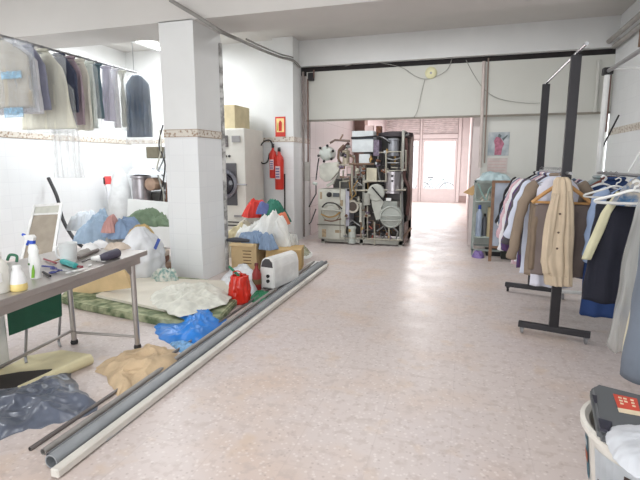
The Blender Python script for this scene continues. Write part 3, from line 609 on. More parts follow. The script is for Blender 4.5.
bm = nb(); c = atY(152, 152, 7.7); span(bm, (c.x-.1, 7.65, c.z-.12), (c.x+.16, 7.95, c.z+.1), bev=.02); obj('valve_block', bm, mat('olive_metal', sr(110, 104, 88), .5, .3), am)
bm = nb(); span(bm, (-5.5, 7.72, 1.0), (-5.0, 8.3, 1.14), bev=.01); span(bm, (-5.44, 7.75, 1.14), (-5.4, 7.79, 1.75)); span(bm, (-5.12, 7.75, 1.14), (-5.08, 7.79, 2.0)); obj('machine_frame', bm, GREYM, am)
for k, pts in enumerate(([(160, 130), (161, 150), (157, 170), (163, 190), (164, 203)], [(163, 125), (159, 145), (165, 165), (160, 200)], [(166, 140), (163, 160), (158, 175), (166, 199)], [(141, 172), (148, 169), (157, 170), (163, 176)], [(166, 130), (168, 160), (166, 203)])):
    bm = nb(); tube(bm, smooth_pts([atY(x, y, 7.62) for x, y in pts]), .014, 8); obj('hose', bm, (PIPE, DARK, PIPES, GREYM, RUST)[k], am, A)
bm = nb()
for x in (-5.86, -5.1):
    for y in (7.75, 8.3): span(bm, (x, y, 0), (x+.06, y+.06, .12))
obj('machine_feet', bm, DARK, am)
bm = nb(); loft_pts = [(1.4, -6.05, .06), (1.25, -6.15, .13), (1.0, -6.2, .2), (.7, -6.2, .24), (.35, -6.2, .25), (.02, -6.2, .22)]
lathe(bm, [(r_, z_) for z_, x_, r_ in loft_pts[::-1]], (-6.36, 7.55, 0), 40)
for v in bm.verts: v.co += Vector((1, 1, 0))*.05*nz(v.co*5)
o = obj('milky_sack', bm, mat('sack_white', sr(206, 208, 208), .5), smooth=True); tag(o, 'milky white plastic sack standing left of the alcove machine', 'sack')
bm = nb(); crumple(bm, [(-6.1, 7.5), (-5.8, 7.4), (-5.5, 7.45), (-5.4, 7.7), (-5.55, 7.9), (-6.0, 7.9)], .12, .05, 5, 3, 1.29); o = obj('white_cloth_bundle', bm, mat('white_cloth', sr(214, 218, 222), .8), smooth=True); tag(o, 'white cloth bundle lying on top of the alcove machine cylinder', 'cloth')
# ================================================================== WORK TABLE
HT = .8
P0 = Vector((-2.44, 3.17, 0)); ul = Vector((.122, -.9925, 0)); uw = Vector((-.9925, -.122, 0)); TL, TW = 2.1, .73
def T(l, w_, z=0): return P0 + ul*l + uw*w_ + Vector((0, 0, z))
trz = math.atan2(ul.y, ul.x)
tab = thing('work_table', 'stainless steel work table with round legs on the left', 'table', T(TL/2, TW/2))
bm = nb(); box(bm, T(TL/2, TW/2, HT-.02), (TL, TW, .04), rz=trz, bev=.006); obj('tabletop', bm, STEEL, tab)
bm = nb(); box(bm, T(TL/2, .05, HT-.07), (TL-.1, .02, .06), rz=trz); box(bm, T(TL/2, TW-.05, HT-.07), (TL-.1, .02, .06), rz=trz); obj('apron', bm, STEEL, tab)
for l in (.12, TL-.15):
    for w_ in (.07, TW-.08):
        bm = nb(); tube(bm, [T(l, w_, .03), T(l, w_, HT-.04)], .021, 14); lg = obj('leg', bm, STEEL, tab, A)
        bm = nb(); lathe(bm, [(.027, 0), (.03, .015), (.024, .035)], T(l, w_, 0), 14); obj('foot', bm, DARK, lg, A)
        bm = nb(); s = 1 if l < 1 else -1
        prism(bm, [T(l, w_, HT-.04), T(l+s*.17, w_, HT-.04), T(l+s*.02, w_, HT-.19), T(l, w_, HT-.19)], uw*.006); obj('gusset', bm, STEEL, lg)
bm = nb(); tube(bm, [T(.12, .07, .1), T(.12, TW-.08, .1)], .012, 10); obj('cross_rail', bm, STEEL, tab)
bm = nb(); tube(bm, [T(.12, TW-.08, .12), T(TL-.15, TW-.08, .12)], .012, 10); obj('cross_rail', bm, STEEL, tab)
def on(px, py): return atZ(px, py, HT+.001)
# spray bottle
p = on(36, 278); t = thing('spray_bottle', 'white spray bottle with blue trigger and green leaf label', 'bottle', p)
bm = nb(); lathe(bm, [(.033, 0), (.036, .01), (.036, .12), (.03, .15), (.034, .17), (.026, .2), (.014, .215)], p, 24, sx=1, sy=.75); obj('bottle_body', bm, mat('bottle_white', sr(232, 234, 232), .35), t, A)
bm = nb(); lathe(bm, [(.018, 0), (.018, .02)], p+Vector((0, 0, .215)), 16); obj('collar', bm, mat('cap_blue', sr(44, 82, 190), .35), t, A)
bm = nb(); c = p+Vector((0, 0, .235)); prism(bm, [c+Vector(q) for q in ((-.055, -.01, .03), (-.05, -.01, .012), (-.01, -.01, .0), (.018, -.01, 0), (.025, -.01, .02), (.01, -.01, .035))], (0, .02, 0)); obj('spray_head', bm, WHITEP, t)
bm = nb(); tube(bm, [c+Vector((-.02, 0, .008)), c+Vector((-.032, 0, -.01)), c+Vector((-.045, 0, -.03))], .007, 8); tube(bm, [c+Vector((-.055, 0, .028)), c+Vector((-.07, 0, .034))], .009, 8); obj('trigger', bm, mat('cap_blue', (0, 0, 0)), t, A)
bm = nb(); prism(bm, [p+Vector((-.005+a*.03, -.0285, .045+b*.045)) for a, b in ((0, -.9), (.7, -.8), (.98, .1), (.8, 1), (.35, .3))], (0, .004, 0)); obj('green_label', bm, mat('leaf_green', sr(130, 190, 60), .5), t)
bm = nb(); prism(bm, [p+Vector((x, -.0295, z)) for x, z in ((-.02, .085), (-.008, .085), (-.008, .098), (-.02, .098))], (0, .004, 0)); obj('dark_label', bm, mat('label_green_dark', sr(70, 110, 60), .5), t)
# squat bottle with yellow liquid
p = on(19, 290); t = thing('plastic_flask', 'squat milky plastic flask with yellow liquid at the bottom', 'bottle', p)
bm = nb(); lathe(bm, [(.04, 0), (.044, .01), (.04, .06), (.03, .1), (.022, .12), (.024, .13), (.02, .14)], p, 24); obj('flask_body', bm, mat('milky', sr(226, 226, 226), .3), t, A)
bm = nb(); lathe(bm, [(.041, 0), (.0455, .01), (.0445, .03), (.0425, .04)], p, 24); obj('yellow_liquid', bm, mat('yellow_liquid', sr(222, 200, 130), .3), t, A)
p = on(2, 292); t = thing('jerry_bottle', 'cloudy plastic bottle with white label at the left frame edge', 'bottle', p)
bm = nb(); lathe(bm, [(.04, 0), (.045, .01), (.045, .13), (.03, .17), (.016, .185), (.016, .2)], p, 24); obj('bottle_body', bm, mat('cloudy', sr(206, 204, 196), .3), t, A)
bm = nb(); box(bm, p+Vector((.02, -.035, .09)), (.045, .022, .05)); obj('label_paper', bm, WHITEP, t)
bm = nb(); lathe(bm, [(.018, 0), (.018, .022)], p+Vector((0, 0, .2)), 14); obj('cap', bm, WHITEP, t)
p = on(14, 262); bm = nb(); tube(bm, smooth_pts([p+Vector((-.06, 0, .01)), p+Vector((-.03, 0, .05)), p+Vector((.03, 0, .045)), p+Vector((.05, -.02, .01))]), .01, 8); o = obj('green_hose', bm, mat('dark_green', sr(42, 104, 76), .5), smooth=A); tag(o, 'short dark green hose curved behind the squat flask', 'hose')
# white jug
p = on(69, 262); t = thing('measuring_jug', 'white plastic jug with side handle standing behind the tools', 'jug', p)
bm = nb(); lathe(bm, [(.048, 0), (.052, .01), (.062, .135), (.064, .14), (.058, .14), (.05, .02)], p, 24); obj('jug_body', bm, mat('jug_white', sr(224, 226, 226), .4), t, A)
bm = nb(); tube(bm, smooth_pts([p+Vector((-.055, -.01, .12)), p+Vector((-.09, -.015, .1)), p+Vector((-.085, -.015, .04)), p+Vector((-.05, -.01, .025))]), .008, 8); obj('jug_handle', bm, mat('jug_white', (0, 0, 0)), t, A)
# small tools
def small(name, pts, r, m, label, cat, z=.012):
    bm = nb(); tube(bm, [atZ(x, y, HT+z) for x, y in pts], r, 8); return tag(obj(name, bm, m, smooth=A), label, cat)
t = thing('box_cutter', 'turquoise plastic tool lying on table beside the white jug', 'tool', on(70, 264))
bm = nb(); beam(bm, atZ(62, 261, HT+.02), atZ(76, 266, HT+.02), .035, .03); bmesh.ops.bevel(bm, geom=bm.edges[:], offset=.006, segments=2, affect='EDGES'); obj('tool_grip', bm, mat('turquoise', sr(60, 160, 158), .4), t)
bm = nb(); beam(bm, atZ(76, 266, HT+.015), atZ(82, 267, HT+.015), .02, .012); obj('tool_tip', bm, mat('maroon', sr(130, 50, 60), .4), t)
sc = thing('scissors', 'navy handled scissors lying open near the table front edge', 'scissors', on(62, 271))
for off, pp in ((0, ((50, 273), (62, 270), (74, 269))), (1, ((52, 268), (62, 270.5), (73, 272)))):
    bm = nb(); a, b_, c_ = [atZ(x, y, HT+.012+off*.006) for x, y in pp]
    beam(bm, b_, c_, .012, .004); hb = obj('blade', bm, CHROME, sc)
    bm = nb(); d_ = (a-b_).normalized(); n_ = Vector((-d_.y, d_.x, 0)); ce = a+d_*-.02
    tube(bm, [b_]+[ce+d_*.022*math.cos(k*PI/6+PI)+n_*.016*math.sin(k*PI/6+PI) for k in range(13)], .005, 6); obj('finger_grip', bm, mat('navy_grip', sr(50, 58, 120), .4), sc, A)
small('pen', [(42, 266), (54, 267)], .006, mat('navy_grip', (0, 0, 0)), 'navy pen on the table just right of the spray bottle', 'pen')
small('marker', [(43, 272), (50, 276)], .008, DARK, 'short dark marker beside the foot of the spray bottle', 'marker')
small('white_stick', [(66, 273), (84, 269)], .006, WHITEP, 'thin white stick lying nearest the table front edge', 'stick')
small('lint_brush', [(78, 258), (92, 252), (98, 250)], .014, mat('grey_brown', sr(120, 112, 108), .6), 'grey brown brush lying behind the turquoise tool', 'brush', .016)
small('pencil', [(52, 262), (66, 257)], .005, mat('tan_pencil', sr(160, 130, 100), .6), 'tan pencil lying behind the scissors on the table', 'pencil')
small('screwdriver', [(44, 259), (56, 263)], .007, mat('maroon', (0, 0, 0)), 'maroon handled screwdriver between spray bottle and jug', 'screwdriver')
# steam iron-like hand tool and rags at the table end
hs = thing('heat_gun', 'white hand tool with dark round nozzle near the table end', 'tool', on(110, 257))
bm = nb(); tube(bm, [atZ(100, 258, HT+.03), atZ(106, 256.5, HT+.035), atZ(117, 253, HT+.035)], [.02, .032, .036], 14); obj('tool_body', bm, mat('dark_violet', sr(66, 62, 78), .4), hs, A)
bm = nb(); tube(bm, [atZ(92, 258.5, HT+.02), atZ(102, 258, HT+.028)], [.014, .026], 12); obj('tool_grip', bm, WHITEP, hs, A)
def rag(name, cpx, cpy, rx, ry, h, m, label, cat='cloth', seed=1, z=None, amp=.02, sc=9, rot=0, zz=HT+.001, n_=10):
    c = atZ(cpx, cpy, zz); rr = random.Random(seed)
    out = []
    for k in range(n_):
        a = 2*PI*k/n_; q = rr.uniform(.8, 1.15); x = rx*q*math.cos(a); y = ry*q*math.sin(a)
        out.append((c.x+x*math.cos(rot)-y*math.sin(rot), c.y+x*math.sin(rot)+y*math.cos(rot)))
    bm = nb(); crumple(bm, out, h, amp, sc, seed, zz); o = obj(name, bm, m, smooth=True); return tag(o, label, cat)
rag('white_rag', 92, 250, .13, .07, .04, mat('rag_white', sr(222, 222, 222), .85), 'white rag lying between the jug and the dark hand tool', seed=4, rot=-.6)
rag('beige_rag', 117, 248.5, .1, .08, .04, mat('rag_beige', sr(196, 182, 168), .85), 'small beige rag behind the dark hand tool at table end', seed=6, rot=.3)
rag('grey_glove', 84, 254, .07, .04, .02, mat('glove_grey', sr(150, 146, 142), .85), 'small grey cloth glove lying behind the turquoise tool', 'glove', seed=14, rot=.8)
rag('white_tissue', 101, 247, .08, .05, .045, mat('tissue_white', sr(226, 226, 228), .85), 'crumpled white tissue between white rag and beige rag on table', 'tissue', seed=15, rot=.2)
small('power_cord', [(82, 262), (90, 259), (97, 261), (103, 257)], .004, DARK, 'thin dark cord lying in front of the white rag', 'cord', .006)
small('chalk', [(88, 266), (91, 265)], .007, WHITEP, 'short white chalk near the front edge right of the tools', 'chalk', .008)
# ---- beneath the table
gb = thing('green_board', 'dark green board standing on small feet beneath the steel table', 'board', T(1.35, .45))
a = atZ(9, 338, .12); 
q0, q1 = atY(6, 303, 2.5), atY(61, 280, 2.98); q2, q3 = atY(62, 316, 2.95), atY(9, 336, 2.45)
bm = nb(); prism(bm, [q0, q1, q2, q3], (-.03, .03, 0)); obj('board_panel', bm, mat('board_green', sr(30, 92, 68), .55), gb)
for q in (q3+(q2-q3)*.3, q3+(q2-q3)*.96):
    bm = nb(); tube(bm, [q, (q.x-.04, q.y, .02), (q.x+.06, q.y-.08, .02)], .01, 8); obj('foot', bm, GREYM, gb)
wc = thing('white_cabinet', 'white appliance standing beneath the table at the left frame edge', 'appliance', (-2.95, 2.25, 0))
bm = nb(); q = atZ(11, 366, 0); span(bm, (q.x-.5, q.y-.42, .02), (q.x, q.y, .56), bev=.015); obj('cabinet_body', bm, WHITEP, wc)
bm = nb(); span(bm, (q.x-.48, q.y-.4, 0), (q.x-.03, q.y-.03, .03)); obj('plinth', bm, DARK, wc)
def sack(bm, c, prof, amp, seed, sx=1, sy=1):
    pr_ = []
    for (r0, z0_), (r1, z1_) in zip(prof, prof[1:]): pr_ += [(r0+(r1-r0)*k/5, z0_+(z1_-z0_)*k/5) for k in range(5)]
    lathe(bm, pr_+[prof[-1]], (0, 0, 0), 56, sx=sx, sy=sy)
    for v in bm.verts:
        a = math.atan2(v.co.y, v.co.x); q = ridge(a*.35, v.co.z*1.2, seed, 3.0); f = 1+amp/.13*q*min(1, v.co.z*30+.3)
        v.co.x *= f; v.co.y *= f; v.co += Vector(c)
# ================================================================== FLOOR THINGS, left
def flat(name, pts, h, m, label, cat, amp=.02, sc=5, seed=1, z0=0.0, pw=2.2, jit=.04, smooth=True, segs=130, rings=38):
    w_ = [atZ(x, y, z0+h*.3) for x, y in pts]
    bm = nb(); crumple(bm, [(p.x, p.y) for p in w_], h, amp, sc, seed, z0, jit=jit, pw=pw, segs=segs, rings=rings); o = obj(name, bm, m, smooth=smooth); return tag(o, label, cat)
# boards stack
bm = nb(); w_ = [atZ(x, y, 0) for x, y in ((78, 310), (60, 303), (72, 290), (150, 279), (235, 288), (238, 305), (222, 322), (190, 330), (160, 326))]
prism(bm, [(p.x, p.y, .004) for p in w_], (0, 0, .07)); bmesh.ops.bevel(bm, geom=bm.edges[:], offset=.012, segments=2, affect='EDGES')
gm = mat('green_pattern_fabric', sr(92, 106, 76), .85, vscale=9, col2=sr(168, 172, 140)); o = obj('mattress_pad', bm, gm); tag(o, 'green patterned mattress pad lying on the floor beneath white board', 'mattress')
bm = nb(); w_ = [atZ(x, y, .08) for x, y in ((96, 297), (165, 312), (245, 292), (238, 283), (140, 279), (126, 283))]
prism(bm, [(p.x, p.y, .08) for p in w_], (0, 0, .025)); o = obj('white_board', bm, mat('offwhite_board', sr(214, 208, 194), .6, var=.03)); tag(o, 'off white board lying on the green mattress pad by the pillar', 'board')
flat('white_crumpled_cloth', [(150, 300), (158, 290), (185, 284), (215, 286), (228, 294), (226, 303), (205, 309), (180, 316), (163, 309)], .025, mat('dirty_white_cloth', sr(212, 212, 202), .85, var=.1, vscale=12), 'large dirty white crumpled cloth on boards behind the blue bag', 'cloth', .05, 3.0, 8, .107)
flat('blue_plastic_bag', [(155, 331), (160, 321), (176, 316), (193, 306), (214, 303), (229, 306), (226, 318), (214, 332), (200, 343), (185, 342), (168, 342)], .03, BLUE, 'bright blue crumpled plastic bag on the floor by the pipes', 'bag', .06, 2.6, 14, jit=.03)
flat('blue_bag_handle', [(170, 343), (182, 341), (196, 345), (190, 351), (184, 354), (176, 349)], .012, mat('pale_blue_print', sr(110, 160, 205), .4, vscale=30, var=.25), 'pale blue printed strap lying in front of the blue bag', 'strap', .015, 10, 5)
flat('brown_paper', [(97, 370), (103, 363), (120, 359), (128, 350), (150, 347), (172, 349), (181, 356), (175, 366), (160, 375), (146, 382), (128, 392), (117, 396), (108, 382)], .01, mat('brown_paper', sr(196, 172, 140), .8, var=.12, vscale=7), 'crumpled brown wrapping paper on the floor left of the pipes', 'paper', .06, 2.6, 23, jit=.06, smooth=False)
flat('grey_plastic_sheet', [(-14, 395), (10, 388), (33, 384), (48, 372), (68, 369), (74, 378), (84, 392), (99, 407), (80, 418), (50, 425), (20, 432), (-15, 442), (-30, 420)], .005, mat('grey_bag', sr(96, 102, 116), .28, var=.1), 'shiny dark grey plastic sheet crumpled on the floor at left', 'sheet', .042, 2.6, 35, jit=.04)
# foam mat, partly rolled
bm = nb(); w_ = [atZ(x, y, 0) for x, y in ((-30, 412), (-8, 376), (28, 358), (62, 352), (88, 356), (86, 362), (50, 376), (12, 400))]
prism(bm, [(p.x, p.y, .003) for p in w_], (0, 0, .015)); o1 = thing('foam_mat', 'pale yellow foam mat with one rolled edge under grey sheet', 'mat', atZ(40, 375, 0)); obj('mat_sheet', bm, mat('foam_cream', sr(218, 208, 170), .8), o1)
bm = nb(); tube(bm, [atZ(20, 390, .03), atZ(90, 359, .04)], [.03, .042], 14); obj('rolled_edge', bm, mat('foam_cream', (0, 0, 0)), o1, A)
bm = nb(); w_ = [atZ(x, y, .02) for x, y in ((-30, 408), (-10, 378), (20, 373), (52, 370), (34, 381), (8, 392))]
prism(bm, [(p.x, p.y, .021) for p in w_], (0, 0, .008)); o = obj('black_mat', bm, mat('black_felt', sr(50, 46, 42), .9)); tag(o, 'black thin mat lying on the foam beneath the table', 'mat')
# pipes bundle: white strip, big tube, thinner tubes
bm = nb(); p_ = [atZ(x, y, .03) for x, y in ((54, 474), (326, 266))]
beam(bm, p_[0], p_[1], .05, .045); bmesh.ops.bevel(bm, geom=bm.edges[:], offset=.006, segments=1, affect='EDGES'); o = obj('white_batten', bm, mat('batten_white', sr(212, 208, 200), .6, var=.05)); tag(o, 'long white batten lying on the floor, the nearest of the bundle', 'batten')
def fp_(name, a, b, r, m, label, z=None, hollow=True, cat='tube'):
    z = r if z is None else z; bm = nb(); tube(bm, [atZ(*a, z), atZ(*b, z)], r, 14, hollow=hollow); o = obj(name, bm, m, smooth=A); return tag(o, label, cat)
fp_('plastic_tube', (51, 462), (322, 263), .038, PVC, 'thickest grey plastic tube of the bundle on the floor')
fp_('plastic_tube', (49, 456), (318, 263), .019, PVCD, 'dark thin tube lying just left of the thickest one')
fp_('plastic_tube', (43, 452), (314, 262), .018, mat('pvc_mid', sr(150, 146, 142), .45), 'pale grey tube of the bundle, second from the left')
fp_('steel_rod', (30, 449), (300, 268), .012, mat('rod_grey', sr(120, 114, 112), .4, .4), 'thin grey rod along the outer left side of the bundle', cat='rod')
fp_('plastic_tube', (80, 455), (326, 262), .023, PVCD, 'dark tube between the thickest tube and the white batten')
fp_('plastic_tube', (105, 440), (324, 265), .013, mat('pvc_light', sr(170, 172, 174), .45), 'thin light tube right beside the white batten')
fp_('wooden_strip', (300, 283), (328, 265), .012, mat('strip_tan', sr(190, 170, 150), .7), 'short tan strip lying at the far end of the bundle', cat='strip', hollow=False)
# magazines & heaps around the pillar (left side)
def slab(name, cpx, cpy, sx, sy, h, rz, m, label, z0=0, cat='magazine', group=None):
    p = atZ(cpx, cpy, z0); bm = nb(); box(bm, (p.x, p.y, z0+h/2), (sx, sy, h), rz=rz, bev=min(.004, h/4)); o = obj(name, bm, m); return tag(o, label, cat, group)
HP = (146, 274)
for k, (c_, lab, rz) in enumerate(((sr(150, 110, 88), 'brown folded blanket at the bottom of the stack by the table end', .3), (sr(188, 160, 140), 'tan folded blanket, second from bottom of the stack by table end', .1), (sr(128, 90, 76), 'dark brown folded blanket, third in the stack by table end', .4), (sr(206, 190, 176), 'pale folded blanket on top of the stack by table end', .2))):
    p = atZ(148, 276, 0); bm = nb(); box(bm, (p.x, p.y+.05, .045+k*.082), (.5-.02*k, .36, .08), rz=rz, bev=.03); o = obj('folded_blanket', bm, mat('blanket%d' % k, c_, .9)); tag(o, lab, 'blanket')
def heap(name, cpx, cpy, Y, rx, ry, z0, h, m, label, seed, amp=.05, sc=4, cat='clothes'):
    """lump of cloth whose middle shows at that spot of the photo"""
    c = atY(cpx, cpy, Y); rr = random.Random(seed); out = []
    for k in range(11):
        a = 2*PI*k/11; q = rr.uniform(.8, 1.15); out.append((c.x+rx*q*math.cos(a), Y+ry*q*math.sin(a)))
    bm = nb(); crumple(bm, out, h, amp*1.25, sc*1.5, seed, z0, jit=.12, pw=3); o = obj(name, bm, m, smooth=True); return tag(o, label, cat)
WC = lambda n_, c: mat(n_, c, .85, var=.08, vscale=8)
# large heap in alcove (behind table): base + individual garments
heap('cloth_pile', 128, 262, 5.6, .62, .5, 0, .5, WC('pile_dull', sr(176, 172, 166)), 'large dull heap of cloth on the floor behind the table end', 40, .09)
heap('jeans_bundle', 98, 238, 5.5, .36, .3, .38, .32, WC('pale_denim', sr(150, 170, 190)), 'pale blue denim bundle on the heap behind the table', 41, .07)
heap('denim_shirt', 128, 238, 5.3, .34, .25, .5, .2, WC('denim_blue', sr(134, 156, 186)), 'mid blue shirt on the heap beside the pink garment', 42, .06)
heap('pink_garment', 111, 230, 5.15, .13, .12, .58, .26, WC('dusty_pink', sr(196, 150, 144)), 'small dusty pink garment bulging up from the heap', 43, .04)
heap('green_cloth', 146, 233, 5.7, .45, .22, .62, .16, WC('green_print', sr(122, 142, 116)), 'green printed cloth on the heap beneath the white sheet panel', 44, .05)
heap('yellow_cloth', 140, 243, 5.25, .22, .18, .52, .12, WC('ochre_cloth', sr(200, 172, 118)), 'ochre yellow cloth at right side of the heap', 45, .03)
heap('white_shirt_bundle', 90, 232, 5.75, .3, .25, .5, .22, WC('soft_white', sr(206, 212, 218)), 'pale white shirt bundle behind the denim on the heap', 46, .06)
bg = thing('shopping_bag', 'white plastic shopping bag with blue mark leaning on the pillar', 'bag', (-3.95, 4.95, 0))
c = atY(162, 258, 4.95); bm = nb(); sack(bm, (-3.9, 4.95, .0), [(.2, 0), (.25, .1), (.26, .3), (.23, .45), (.16, .58), (.09, .66), (.05, .70)], .03, 51); bag_o = obj('bag_body', bm, mat('bag_white', sr(222, 224, 228), .4, var=.04), bg, True)
bm = nb(); box(bm, atY(157, 244, 4.66), (.035, .012, .14), rot=Matrix.Rotation(.5, 4, 'Y')); obj('blue_mark', bm, mat('ink_blue', sr(60, 84, 160), .5), bg)
heap('striped_rag', 166, 272, 4.75, .16, .12, 0.1, .14, mat('teal_print', sr(120, 156, 150), .8, vscale=22, col2=sr(216, 216, 208)), 'teal and white printed rag at the pillar foot, under the bag', 52, .04, 7)
# torn cardboard beneath the table
bm = nb(); w_ = [atY(x, y, 4.05) for x, y in ((68, 300), (68, 272), (88, 268), (96, 276), (100, 268), (121, 262), (131, 288), (100, 292))]
prism(bm, [Vector((p.x, p.y, max(p.z, .003))) for p in w_], (0, .05, 0)); o = obj('torn_cardboard', bm, CARD); tag(o, 'torn brown cardboard piece standing behind the table legs', 'cardboard')
# ================================================================== HEAP right of the pillar
bx = thing('cardboard_box', 'printed cardboard box right beside the pillar foot', 'box', (-2.98, 5.95, 0))
bm = nb(); q = atZ(229, 270, 0); q1 = atZ(254, 273, 0); dv = (q1-q).normalized(); nv = Vector((-dv.y, dv.x, 0)); ww = .36
c = q+dv*ww/2+nv*.16; rz_ = math.atan2(dv.y, dv.x)
q = Vector((-3.13, 5.86, 0)); c = Vector((-2.93, 6.05, 0)); box(bm, c+Vector((0, 0, .19)), (.38, .36, .38), rz=.05, bev=.004); obj('box_body', bm, CARD, bx)
for k in range(5):
    bm = nb(); box(bm, (-2.87, 5.868+.002, .28-k*.045), (.13-.02*(k % 2), .006, .012), rz=.05); obj('print_line', bm, CARDD, bx)
bm = nb(); box(bm, (-2.93, 5.84, .37), (.36, .07, .008), rot=Matrix.Rotation(.5, 4, 'X')); obj('flap', bm, CARD, bx)
bm = nb(); box(bm, (-2.42, 6.2, .15), (.5, .42, .3), rz=.25, bev=.004); o = obj('cardboard_box', bm, mat('cardboard_dull', sr(190, 160, 112), .9)); tag(o, 'wider plain cardboard box behind the white heater', 'box')
bm = nb(); tube(bm, [(-3.13, 5.78, .44), (-3.0, 5.8, .445), (-2.82, 5.86, .43)], [.02, .04, .02], 12); o = obj('folded_umbrella', bm, mat('dark_slate', sr(60, 62, 70), .5), smooth=A); tag(o, 'dark folded umbrella lying across the printed cardboard box', 'umbrella')
heap('denim_heap', 252, 240, 6.05, .22, .18, .385, .12, WC('denim_grey', sr(130, 150, 176)), 'blue grey denim lying on the cardboard boxes', 61, .05)
heap('denim_trousers', 268, 246, 6.0, .14, .14, .31, .16, WC('denim_grey', (0, 0, 0)), 'blue grey trouser leg hanging off the plain box', 62, .04)
heap('white_sheet_heap', 262, 230, 6.45, .52, .3, .3, .4, mat('sheet_white', sr(222, 222, 218), .7, var=.05), 'heap of white sheets right of the pillar on boxes', 63, .09)
heap('plastic_wrap', 286, 250, 6.5, .22, .28, 0, .62, FILMW, 'cloudy clear plastic wrap hanging down at the heap right side', 64, .08, cat='plastic')
heap('red_shirt', 258, 216, 7.1, .26, .22, .62, .22, WC('bright_red', sr(206, 60, 52)), 'bright red shirt on top of the heap near the column', 65, .05)
heap('green_shirt', 276, 219, 7.0, .26, .22, .55, .26, WC('teal_green', sr(46, 110, 92)), 'dark green shirt on the heap, right of the red one', 66, .05)
heap('blue_scarf', 264, 221, 6.85, .12, .1, .70, .14, WC('scarf_blue', sr(100, 110, 160)), 'blue patterned scarf between the red and green shirts', 67, .03)
heap('orange_cloth', 281, 226, 6.8, .12, .1, .55, .2, WC('coral', sr(220, 130, 100)), 'coral orange cloth poking out beneath the green shirt', 68, .03)
heap('cloth_pile', 262, 240, 7.0, .6, .45, 0, .6, WC('pile_beige', sr(186, 178, 160)), 'big beige heap of laundry filling space before the dryer', 69, .08)
heap('manila_folder', 236, 227, 6.6, .22, .2, .35, .25, WC('manila_cloth', sr(196, 184, 150)), 'manila coloured cloth on heap right against the pillar edge', 70, .03)
heap('plastic_bag', 299, 258, 7.1, .16, .4, 0, .12, film('olive_film', sr(190, 190, 160), .5), 'olive tinted clear plastic bag on floor by the column', 71, .04, cat='plastic')
flat('white_paper', [(297, 254), (304, 251), (312, 252), (311, 257), (302, 259)], .01, WHITEP, 'small white paper scrap on the floor by the column', 'paper', .01, 5, 4)
flat('white_paper', [(306, 264), (314, 261), (327, 262), (326, 267), (314, 268)], .015, WHITEP, 'white paper scrap at the far tip of the tube bundle', 'paper', .01, 5, 5)
flat('clear_film_scrap', [(282, 287), (300, 276), (310, 270), (312, 274), (300, 284), (290, 291)], .02, FILMW, 'clear film scrap on the floor between heater and tubes', 'plastic', .02, 8, 9)
flat('white_carrier_bag', [(219, 287), (222, 276), (232, 271), (247, 270), (258, 277), (256, 290), (240, 294), (226, 292)], .17, mat('bag_white', (0, 0, 0)), 'white carrier bag behind the red bag at the pillar foot', 'bag', .04, 5, 13, pw=4)
# white convector heater
ht = thing('fan_heater', 'white rounded heater unit with dark oval vent and two knobs', 'heater', (-2.12, 5.25, 0), math.radians(78))
Lh, Th, Hh = .56, .2, .40
bm = nb(); prof = [(-Th/2, 0.03), (Th/2, .03), (Th/2, Hh*.72), (Th*.36, Hh*.93), (Th*.1, Hh), (-Th*.1, Hh), (-Th*.36, Hh*.93), (-Th/2, Hh*.72)]
prism(bm, [Vector((-Lh/2, y, z)) for y, z in prof], (Lh, 0, 0)); bmesh.ops.bevel(bm, geom=bm.edges[:], offset=.012, segments=2, affect='EDGES'); obj('heater_body', bm, WHITEP, ht, raw=True)
bm = nb(); prism(bm, [Vector((-Lh/2-.006, y, z)) for y, z in ((-.085, .285), (-.07, .35), (-.03, .385), (.02, .385), (.06, .35), (.08, .285))], (.01, 0, 0)); obj('end_vent', bm, mat('vent_dark', sr(70, 68, 72), .5), ht, raw=True)
for z in (.12, .18):
    bm = nb(); lathe(bm, [(.022, 0), (.018, .02)], (-Lh/2-.018, -.02, z), 12, 'X'); obj('knob', bm, DARK, ht, raw=True)
for x in (-.2, .2):
    bm = nb(); box(bm, (x, 0, .015), (.04, .22, .03), bev=.005); obj('foot', bm, GREYM, ht, raw=True)
# red glossy bag, green bits, red bottle
rb = thing('red_bag', 'glossy red plastic bag standing in front of the white bags', 'bag', atZ(240, 305, 0))
p = atZ(240, 303, 0); bm = nb(); sack(bm, p, [(.075, 0), (.10, .03), (.105, .10), (.10, .18), (.088, .25), (.085, .31), (.07, .315), (.05, .22)], .03, 33); obj('bag_body', bm, mat('red_gloss', sr(206, 44, 28), .2, var=.12), rb, True)
bm = nb(); tube(bm, smooth_pts([p+Vector((-.07, 0, .29)), p+Vector((-.05, -.03, .35)), p+Vector((.02, -.03, .36)), p+Vector((.06, 0, .29))]), .006, 8); obj('bag_handle', bm, mat('red_gloss', (0, 0, 0)), rb, A)
bm = nb(); tube(bm, [p+Vector((-.12, .0, .40)), p+Vector((.0, .0, .30))], .014, 8); o = obj('green_baton', bm, mat('green_plastic', sr(20, 120, 80), .4), smooth=A); tag(o, 'green plastic stick poking out of the red bag', 'stick')
flat('green_dustpan', [(250, 297), (256, 290), (270, 291), (268, 299), (256, 303)], .04, mat('green_plastic', (0, 0, 0)), 'green plastic dustpan lying between red bag and heater', 'dustpan', .01, 8, 3)
p = atZ(257, 290, 0); t = thing('detergent_bottle', 'dark red bottle standing behind the red bag beside the heater', 'bottle', p)
bm = nb(); lathe(bm, [(.05, 0), (.055, .015), (.055, .2), (.04, .24), (.02, .27), (.02, .3)], p, 20); obj('bottle_body', bm, mat('bottle_red', sr(150, 44, 42), .35), t, A)
bm = nb(); lathe(bm, [(.025, 0), (.022, .03)], p+Vector((0, 0, .3)), 14); obj('cap', bm, mat('bottle_red_dark', sr(110, 40, 40), .4), t, A)
bm = nb(); lathe(bm, [(.056, 0), (.056, .06)], p+Vector((0, 0, .08)), 20); obj('label_band', bm, mat('olive_label', sr(110, 90, 60), .5), t, A)
